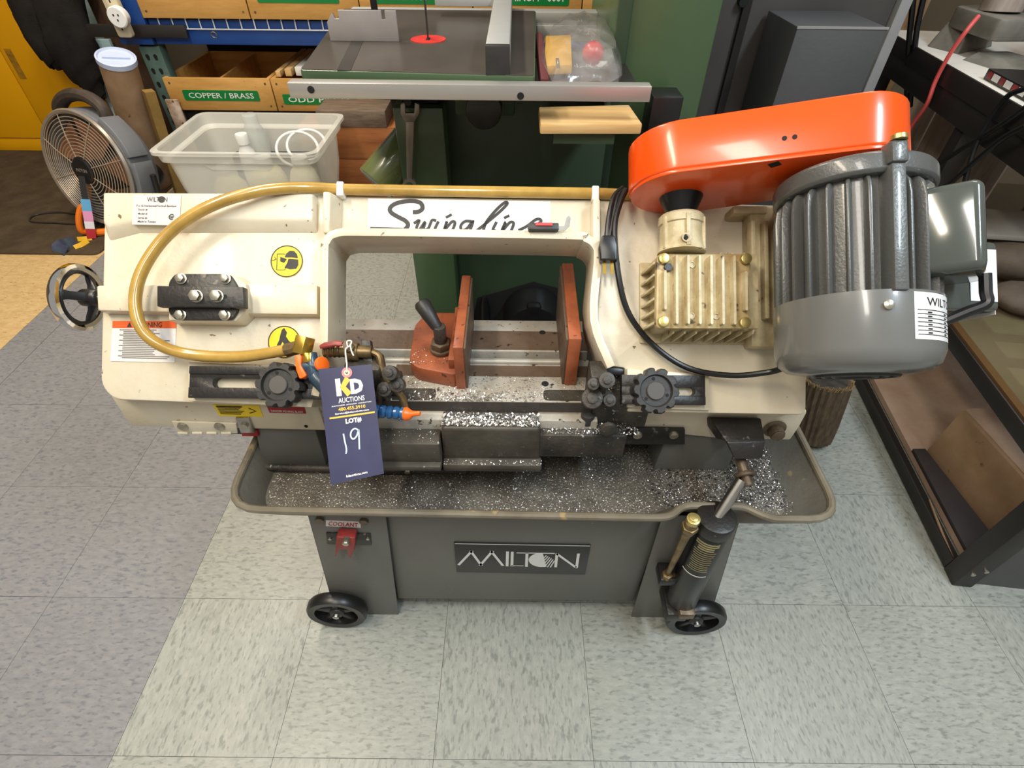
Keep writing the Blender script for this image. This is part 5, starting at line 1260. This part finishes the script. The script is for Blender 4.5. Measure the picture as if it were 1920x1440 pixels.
# crate of oak plywood with weathered block
cx0 = PY(560, 250, 2.63).x; cx1 = PY(760, 250, 2.63).x
crt = thing('plywood_crate', 'reddish oak plywood crate between the clear tote and green bandsaw', 'crate', ((cx0 + cx1) / 2, 2.7, 0))
zc = PY(650, 238, 2.63).z; zs = PY(650, 298, 2.63).z
for a, b in ((.0, zs - .003), (zs, zc)): MB().box(cx0, 2.63, a, cx1, 2.80, b).build('crate_side', redwood, crt, bev=.002)
tag(MB().box(PY(592, 210, 2.63).x, 2.625, zc, PY(722, 210, 2.63).x, 2.80, PY(650, 208, 2.625).z).build('wood_block', greywood, bev=.003), 'grey weathered wooden block on top of the plywood crate', 'block')

# ================================================================== GREY MACHINE BEHIND THE COLUMN
gm = thing('grey_machine', 'dark grey steel machine standing right of the green column', 'machine', (.75, 1.9, 0))
MB().box(.43, 1.72, 0, 1.005, 2.1, 1.45).build('machine_body', darkgrey, gm, bev=.006)
MB().box(1.005, 1.70, 0, 1.035, 1.76, 1.45).build('edge_strip', edgegrey, gm, bev=.003)
MB().box(.60, 1.705, .3, .62, 1.722, 1.45).build('body_seam', frameblk, gm)
q0 = PY(1496, 50, 1.5); q1 = PY(1667, 50, 1.5)
en = MB().prism([(q0.x, 1.5), (q1.x, 1.5), (q1.x + .0, 1.705), (q0.x - .0, 1.705)], .70, q0.z).build('enclosure', boxgrey, gm, bev=.003)
MB().box(q0.x - .001, 1.4985, q0.z - .004, q1.x + .001, 1.502, q0.z + .001).build('enclosure_edge', edgegrey, en)
p = PY(1395, 4, 1.70); MB().cyl(p, p + Vector((0, .025, 0)), .012, n=14).build('body_hole', hole, gm)

# ================================================================== BENCH ALONG THE RIGHT
ay_ = Vector((.117, .993, 0)).normalized(); ax2 = Vector((ay_.y, -ay_.x, 0))
B = Fr((1.052, .588, 0), ax2, ay_, (0, 0, 1))
def BP(u, v, z): p = PZ(u, v, z) - B.o; return (p.dot(B.x), p.dot(B.y))
bench = thing('steel_workbench', 'black steel workbench with white top and lower shelves at right', 'workbench', B(.35, .75, 0))
BT = .85
MB().box(-.012, .56, BT - .012, .80, 1.50, BT, B).build('bench_top', benchw, bench, bev=.002)
MB().box(-.018, .56, BT - .045, -.012, 1.50, BT + .002, B).build('top_edging', frameblk, bench, bev=.001)
for y0_, y1_ in ((.56, 1.5),): MB().box(-.01, y0_, BT - .105, .03, y1_, BT - .045, B).build('top_rail', frameblk, bench, bev=.003)
for y_, zt in ((0, .40), (.86, BT - .1), (1.44, BT - .1)): MB().box(0, y_, 0, .045, y_ + .045, zt, B).build('bench_post', frameblk, bench, bev=.003)
for y_, zt in ((0, .40), (.58, BT - .1), (1.44, BT - .1)): MB().box(.75, y_, 0, .795, y_ + .045, zt, B).build('bench_post', frameblk, bench, bev=.003)
MB().box(.0, .045, .003, .006, 1.44, .04, B).build('bottom_rail', frameblk, bench, bev=.001)
MB().box(.006, .045, .003, .045, 1.44, .009, B).build('bottom_rail', frameblk, bench, bev=.001)
MB().box(.0, .02, .352, .035, 1.44, .392, B).build('shelf_rail', frameblk, bench, bev=.003)
MB().box(.004, .02, .392, .022, 1.44, .399, B).build('shelf_rail_edge', M('rail_brown', (104, 76, 44), .4, .3), bench)
MB().box(.022, .045, .392, .75, 1.44, .397, B).build('shelf_panel', smoked, bench)
MB().box(.05, .05, .010, .75, 1.44, .028, B).build('bottom_shelf', card2, bench)
MB().box(.045, .012, .0, .75, .022, .39, B).build('end_panel', boxgrey, bench, bev=.001)
for dx in (.012, .03):
    MB().cyl(B(dx, 0, .05 + dx), B(dx, -.004, .05 + dx), .005, n=10).build('bolt', zinc, bench)
MB().box(.44, .05, .03, .46, 1.44, .35, B).build('back_board', card2, bench)
# paper sheets under the smoked shelf
for k, (x, y, w, h_) in enumerate(((.11, .50, .20, .07), (.09, .40, .18, .06), (.07, .30, .16, .06))):
    tag(MB().box(x, y, .383, x + w, y + h_, .386, B).build('paper_sheet', M('paper_tan', (196, 178, 138), .6)), ('cream sheet under the smoked shelf nearest the motor', 'cream sheet under the smoked shelf at the right picture edge', 'cream sheet under the smoked shelf furthest back')[k], 'paper')
# carton and dark board on the lower shelf
cbx = thing('cardboard_box', 'closed brown cardboard box on the bottom shelf of the bench', 'box', B(.30, .38, .028))
MB().prism([(.14, .13), (.40, .17), (.35, .44), (.09, .40)], .028, .20, B).build('box_body', card, cbx, bev=.004)
MB().prism([(.150, .125), (.268, .145), (.22, .425), (.10, .403)], .1995, .2035, B).build('flap', card2, cbx, bev=.001)
MB().prism([(.272, .146), (.395, .165), (.345, .445), (.224, .425)], .1995, .2035, B).build('flap', card2, cbx, bev=.001)
tag(MB().prism([(.048, .075), (.132, .13), (.083, .40), (.048, .395)], .028, .040, B).build('dark_board', M('charcoal_board', (62, 56, 56), .7, vs=10, var=.15), bev=.002), 'charcoal grey flat board on the bottom shelf beside the box', 'board')
tag(MB().prism([(.018, .06), (.026, .055), (.043, .24), (.040, .24)], .0095, .015, B).build('wood_lath', card, bev=.001), 'short tan wooden lath behind the near bench post', 'lath')
# sheet metal standing under the bench top
for k in range(3):
    y = .93 + .23 * k
    sm = thing('sheet_metal_panel', ('aged riveted sheet metal panel under the bench nearest the picture edge', 'aged riveted sheet metal panel behind the crossing black cables', 'aged riveted sheet metal panel below the red cable')[k], 'panel', B(.2, y, .4), 'sheet metal panels under the bench')
    MB().box(.20 + .008 * (k % 2), y, .399, .206 + .008 * (k % 2), y + .226, .742, B).build('sheet', sheet, sm, bev=.001)
    for yy in (.03, .196):
        for zz in (.46, .68): MB().cyl(B(.20 + .008 * (k % 2), y + yy, zz), B(.197 + .008 * (k % 2), y + yy, zz), .007, n=10).build('rivet', zinc, sm)
# things on the mid shelf
tag(MB().prism([(.13, .76), (.42, .76), (.42, .925), (.13, .925)], .505, .52, B).build('pale_board', palegrey, bev=.003), 'pale grey board lying over the brown sack right of the motor', 'board')
rs = random.Random(3)
def sack(x, y, z, sx, sy, sz, name, label, mat):
    fr = B; n, m_ = 18, 9; rings = []
    for i in range(1, m_):
        a = math.pi * i / m_
        rings.append([fr(x + sx * math.sin(a) ** .7 * math.cos(2 * math.pi * k / n) * (1 + rs.uniform(-.07, .07)), y + sy * math.sin(a) ** .7 * math.sin(2 * math.pi * k / n) * (1 + rs.uniform(-.07, .07)), z + sz - sz * math.cos(a)) for k in range(n)])
    return tag(MB().loft(rings).build(name, mat, ang=70), label, 'sack')
sack(.26, .80, .398, .14, .11, .052, 'brown_sack', 'crumpled brown sack under the pale board on the middle shelf', brownsack)
sack(.22, .60, .398, .09, .07, .03, 'brown_sack', 'dark brown lumpy sack on the middle shelf at the picture edge', brownsack)
# tools on the bench top
tl = thing('cast_iron_stand', 'grey cast iron tool stand on the white bench top', 'tool stand', B(.12, 1.15, BT))
b0 = BP(1745, 78, BT); b1 = BP(1905, 128, BT)
m = MB()
m.prism([(.03, 1.30), (.10, 1.34), (.20, 1.18), (.13, 1.12)], BT, BT + .012, B)
MB().prism(rnd_poly([(.02, 1.27), (.16, 1.40), (.22, 1.30), (.07, 1.18)], .01), BT, BT + .06, B, rnd_poly([(.05, 1.28), (.16, 1.36), (.19, 1.30), (.09, 1.22)], .01)).build('stand_foot', toolgrey, tl, bev=.003)
MB().prism(rnd_poly([(.05, 1.12), (.20, 1.16), (.30, .98), (.12, .92)], .01), BT, BT + .02, B, rnd_poly([(.08, 1.12), (.17, 1.14), (.20, 1.06), (.11, 1.03)], .01)).build('stand_foot', toolgrey, tl, bev=.003)
MB().prism(rnd_poly([(.05, 1.28), (.18, 1.32), (.20, 1.10), (.08, 1.08)], .02), BT + .05, BT + .10, B).build('stand_body', toolgrey, tl, bev=.006)
MB().cyl(B(.13, 1.20, BT + .10), B(.13, 1.24, BT + .45), .05, n=24).build('stand_pillar', sheet, tl, bev=.003)
sk2 = B
rs = random.Random(21)
for _u in [0]:
    rg = []
    for i in range(1, 9):
        a = math.pi * i / 9
        rg.append([B(.34 + .12 * math.sin(a) * math.cos(2 * math.pi * k / 18) * rs.uniform(.8, 1.15), 1.08 + .15 * math.sin(a) * math.sin(2 * math.pi * k / 18) * rs.uniform(.8, 1.15), BT + .085 - .085 * math.cos(a) * (1 if i > 5 else .9) + (0 if i == 1 else .004) - (.0 if i > 1 else .004)) for k in range(18)])
tag(MB().loft(rg).build('dark_bundle', M('dark_fabric', (44, 40, 36), .85, vs=9, rgb2=(70, 62, 52), bump=.8, bs=60)), 'dark grimy bundle behind the cast iron stand on the bench', 'bundle')
bk_ = thing('black_case', 'black flat case with red and white corner labels on the bench', 'case', B(.13, .90, BT))
c0 = BP(1848, 138, BT + .012)
MB().box(c0[0], c0[1] - .20, BT, c0[0] + .20, c0[1], BT + .024, B).build('case_body', rubber, bk_, bev=.002)
for k in range(3):
    MB().box(c0[0] - .001, c0[1] - .03 - .055 * k, BT + .006, c0[0] + .001, c0[1] - .012 - .055 * k, BT + .02, B).build('case_label', redvinyl, bk_)
    MB().box(c0[0] - .001, c0[1] - .062 - .055 * k, BT + .006, c0[0] + .001, c0[1] - .034 - .055 * k, BT + .02, B).build('case_label', offwhite, bk_)
# cables
def bcable(pts, r, label, mat, name='cable'):
    return tag(MB().tube(catmull([B(*p) for p in pts], 6), r, 8).build(name, mat), label, 'cable')
def bpx(u, v, x):      # sight line onto the vertical plane bench-x = x
    d = ray(u, v); t = ((B.o - EYEP).dot(B.x) + x) / d.dot(B.x); p = EYEP + d * t - B.o
    return (x, p.dot(B.y), p.z)
bcable([bpx(1835, 30, -.0), bpx(1812, 58, -.02), bpx(1782, 100, -.028), bpx(1755, 150, -.028), bpx(1738, 195, -.026), bpx(1712, 232, -.02), bpx(1698, 255, -.02)], .0055, 'red cable hanging over the bench edge', redcable, 'red_cable')
bcable([bpx(1925, 165, -.03), bpx(1890, 180, -.034), bpx(1860, 215, -.036), bpx(1830, 270, -.034), bpx(1812, 330, -.03), bpx(1790, 420, -.02)], .006, 'black cable looping down from the bench edge to the right', rubber)
bcable([bpx(1925, 200, -.03), bpx(1875, 235, -.034), bpx(1810, 275, -.034), bpx(1752, 312, -.03), bpx(1720, 330, -.02)], .006, 'black cable crossing in front of the sheet metal panels', rubber)
bcable([bpx(1925, 235, -.05), bpx(1880, 260, -.05), bpx(1820, 310, -.045), bpx(1780, 345, -.035), bpx(1750, 360, -.02)], .006, 'lowest black cable crossing toward the motor', rubber)
tag(MB().tube(catmull([PY(1716, -30, 1.86), PY(1708, 40, 1.86), PY(1703, 100, 1.86), PY(1700, 190, 1.86), PY(1698, 260, 1.86)], 5), .008, 8).build('cable', rubber), 'black cord hanging straight down beside the machine edge strip', 'cable')
tag(MB().tube(catmull([PY(1738, -30, 1.84), PY(1724, 30, 1.84), PY(1716, 80, 1.84), PY(1706, 200, 1.84)], 5), .008, 8).build('cable', rubber), 'second black cord hanging at the far bench corner', 'cable')
a_ = PY(1690, 118, 2.12); b_ = PY(1668, 195, 2.12)
tag(MB().box(a_.x - .035, 2.14, 0, a_.x + .02, 2.16, a_.z).build('wood_stick', palewood, bev=.002), 'narrow wooden stick standing behind the far bench post', 'stick')
tag(MB().box(PY(1725, 10, 2.2).x - .02, 2.2, .0, PY(1725, 10, 2.2).x + .03, 2.23, 1.3).build('wood_stick', card, bev=.002), 'tall narrow wooden stick standing behind the hanging cords', 'stick')

# round bristle brush on the floor
bb = PZ(1522, 826, .0)
brt = PY(1552, 715, bb.y + .055)
bd = (brt - bb).normalized(); bro = thing('bristle_brush', 'round brown bristle brush standing on the floor behind the tray', 'brush', bb)
BL = (brt - bb).length
bfz = Fr(bb + Vector((0, 0, .004)), *basis(bd))
m = MB(); n = 44
rings = []
for j, (f, r) in enumerate(((0.03, .050), (.3, .056), (.7, .060), (1.0, .062))):
    rings.append([bfz(r * (1 if k % 2 else .93) * math.cos(2 * math.pi * k / n + .02 * j), r * (1 if k % 2 else .93) * math.sin(2 * math.pi * k / n + .02 * j), BL * f) for k in range(n)])
m.loft(rings).build('bristles', bristle, bro, ang=30)
m = MB(); rs = random.Random(9)
for k in range(120):
    a = 2 * math.pi * k / 120; r = rs.uniform(.054, .063); m.cyl(bfz(r * math.cos(a), r * math.sin(a), BL * .97), bfz((r + .003) * math.cos(a + .03), (r + .003) * math.sin(a + .03), BL * 1.0 + rs.uniform(.002, .008)), .0012, n=3)
tag(m.build('bristle_tips', M('bristle_tip', (156, 126, 82), .7), bro), kind='stuff')
MB().lathe([(.050, BL * .98), (.048, BL * 1.01), (.02, BL * 1.012)], bfz, 26).build('brush_core', M('brush_dark', (48, 44, 40), .6, vs=30, rgb2=(80, 74, 66)), bro)

# ================================================================== AUCTION TAG
TH_ = .068
tq = [Vector(p) for p in H.poly([(597, 692), (697, 683), (720, 888), (621, 909)], TH_)]
org = H(*tq[0], TH_)
tagt = thing('auction_tag', 'dark blue lot tag numbered 19 tied to the brass valve', 'tag', org)
card_ = MB().prism([tuple(p) for p in tq], TH_ - .0005, TH_ + .0005, H).build('tag_card', tagm, tagt)
hT = TH_ + .0011
TM = lambda x, y: qmap(tq, x, y)
c = TM(.525, .055)
def ringd(mb, c, r0, r1, h, n=28):
    mb.loft([[H(c.x + r0 * math.cos(2 * math.pi * k / n), c.y + r0 * math.sin(2 * math.pi * k / n), h) for k in range(n)], [H(c.x + r1 * math.cos(2 * math.pi * k / n), c.y + r1 * math.sin(2 * math.pi * k / n), h) for k in range(n)]], False, False); return mb
ringd(MB(), c, .0038, .0075, hT).build('eyelet', M('tag_pink', (214, 138, 140), .5), card_)
ringd(MB(), c, .0016, .0042, hT + .0003).build('eyelet', M('tag_cream', (238, 222, 184), .5), card_)
MB().flat(circ(c.x, c.y, .0018, 14), hT + .0004, H).build('eyelet_hole', hole, card_)
m = MB()
qtext(m, 'D', tq, .56, .115, .80, .250, H, hT, .06)
m.flat([TM(.29, .10), TM(.385, .10), TM(.385, .255), TM(.29, .255)][::-1], hT, H)
qtext(m, 'AUCTIONS', tq, .31, .272, .80, .318, H, hT, .015)
qtext(m, 'AUCTIONEERS  APPRAISERS  LIQUIDATORS', tq, .17, .332, .92, .345, H, hT, .02)
qtext(m, 'Service@kdauctions.com', tq, .22, .398, .86, .418, H, hT, .03)
qtext(m, 'LOT#', tq, .40, .460, .70, .508, H, hT, .05)
qtext(m, 'kdauctions.com', tq, .30, .944, .70, .966, H, hT, .03)
m.build('print', white, card_)
m = MB(); qtext(m, '480.455.3910', tq, .29, .355, .80, .387, H, hT, .03)
m.stroke([TM(.11, .437), TM(.96, .437)], .0024, H, hT)
m.stroke([TM(.53, .105), TM(.42, .178), TM(.53, .252)], .0085, H, hT); m.build('print', tagyel, card_)
ptd = lambda pts: [(p.x, p.y) for p in catmull([(*TM(*q), 0) for q in pts], 5)]
m = MB().stroke(ptd([(.335, .585), (.345, .65), (.36, .72), (.345, .755), (.335, .752)]), .0022, H, hT)
m.stroke(ptd([(.615, .575), (.56, .556), (.49, .575), (.465, .615), (.50, .645), (.565, .63), (.61, .59), (.625, .575), (.615, .65), (.60, .745)]), .0022, H, hT)
m.build('handwriting', M('paint_pen', (206, 226, 236), .4), card_)
vtop_ = hit(655, 638, .062)
sp = [H(*c, TH_ + .001), H(c.x + .0002, c.y + .012, TH_ + .003), H(*hit(649, 672, .068), .068), H(*hit(648, 655, .066), .066), H(*hit(656, 648, .066), .066), H(*hit(659, 640, .064), .064), H(*hit(651, 640, .062), .062), H(*hit(652, 652, .064), .064)]
MB().tube(catmull(sp, 6), .0011, 6).build('tie_string', string, tagt)
MB().tube(catmull([H(*hit(657, 648, .066), .066), H(*hit(659, 658, .066), .066), H(*hit(663, 667, .066), .066)], 5), .0011, 6).build('tie_string', string, tagt)

# ================================================================== SMALL TOOL ON THE LEDGE
pk = thing('pocket_tool', 'small black pocket tool with red stripe resting on the beam ledge', 'tool', H(*hit(1018, 430, .04), .03))
a = hit(990, 434, .032); b = hit(1047, 421, .032)
MB().box(a[0], a[1], .0295, b[0], b[1], .040, H).build('tool_body', plasticblk, pk, bev=.0015)
c0 = hit(1004, 423, .041); c1 = hit(1036, 419, .041); MB().box(c0[0], c0[1], .0405, c1[0], c1[1] + .001, .0418, H).build('red_stripe', M('stripe_red', (206, 62, 62), .4), pk)
MB().prism([hit(u, v, .034) for u, v in ((1047, 424), (1058, 424), (1062, 408), (1067, 404), (1070, 410), (1068, 424), (1060, 432), (1047, 431))], .032, .0345, H).build('tool_blade', steel, pk)

# ================================================================== METAL CHIPS
rs = random.Random(11)
def chips(mb, n, fx, fy, fz, size):
    for _ in range(n):
        x, y = fx(), fy(); z = fz(x, y) + .0006
        s_ = rs.uniform(.35, 1) * size; a = rs.uniform(0, 6.28); t = rs.uniform(-.9, .9)
        u = Vector((math.cos(a), math.sin(a), math.sin(t) * .6)) * s_; v = Vector((-math.sin(a), math.cos(a), rs.uniform(-.5, .5))) * s_ * rs.uniform(.25, .7)
        p = Vector((x, y, z + abs(u.z) + abs(v.z)))
        mb.add([p - u - v, p + u - v, p + u * .8 + v, p - u * .7 + v], [[0, 1, 2, 3]])
U = rs.uniform; G = rs.gauss
br_, dkc = MB(), MB()
def trz(x, y): return TB + (max(0, x - .475) * .4)
def tray_pt():
    while True:
        x, y = U(-.42, .49), U(.505, .80)
        if x < -.2 and rs.random() < .55: continue
        return x, y
L_ = []
for _ in range(13200): L_.append(tray_pt())
it = iter(L_); cur = [None]
def fx(): cur[0] = next(it); return cur[0][0]
def fy(): return cur[0][1]
chips(br_, 8600, fx, fy, trz, .0010); chips(dkc, 4400, fx, fy, trz, .0013)
# heap at the right end of the tray
chips(br_, 6500, lambda: U(.26, .484), lambda: U(.515, .80), lambda x, y: TB + U(0, .004), .0013)
chips(dkc, 2200, lambda: U(.25, .485), lambda: U(.52, .80), lambda x, y: TB + U(0, .004), .0022)
# bed, front block, guides
chips(br_, 420, lambda: G(-.08, .05), lambda: abs(G(0, .012)) + .60, lambda x, y: BZ + U(0, .002), .0022)
chips(br_, 1100, lambda: U(-.23, .12), lambda: U(.60, .66), lambda x, y: BZ, .0013)
chips(br_, 1500, lambda: U(-.107, .043), lambda: U(.545, .571), lambda x, y: .602 + U(0, .003), .0022)
chips(br_, 160, lambda: U(-.11, .05), lambda: U(.531, .54), lambda x, y: .524, .0014)
chips(br_, 420, lambda: U(.05, .20), lambda: U(.547, .572), lambda x, y: .582 + U(0, .003), .0018)
chips(br_, 260, lambda: U(.127, .212), lambda: U(.585, .655), lambda x, y: .640 + U(0, .003), .0018)
chips(br_, 180, lambda: U(-.17, -.095), lambda: U(.655, .70), lambda x, y: BZ + .0305, .0012)
chips(br_, 140, lambda: U(-.24, -.115), lambda: U(.53, .568), lambda x, y: .578, .0013)
tag(br_.build('metal_shavings', chipm), 'bright aluminium shavings scattered over the tray and saw bed', 'shavings', kind='stuff')
tag(dkc.build('dark_shavings', chipd), 'dark oily shavings mixed over the chip tray', 'shavings', kind='stuff')
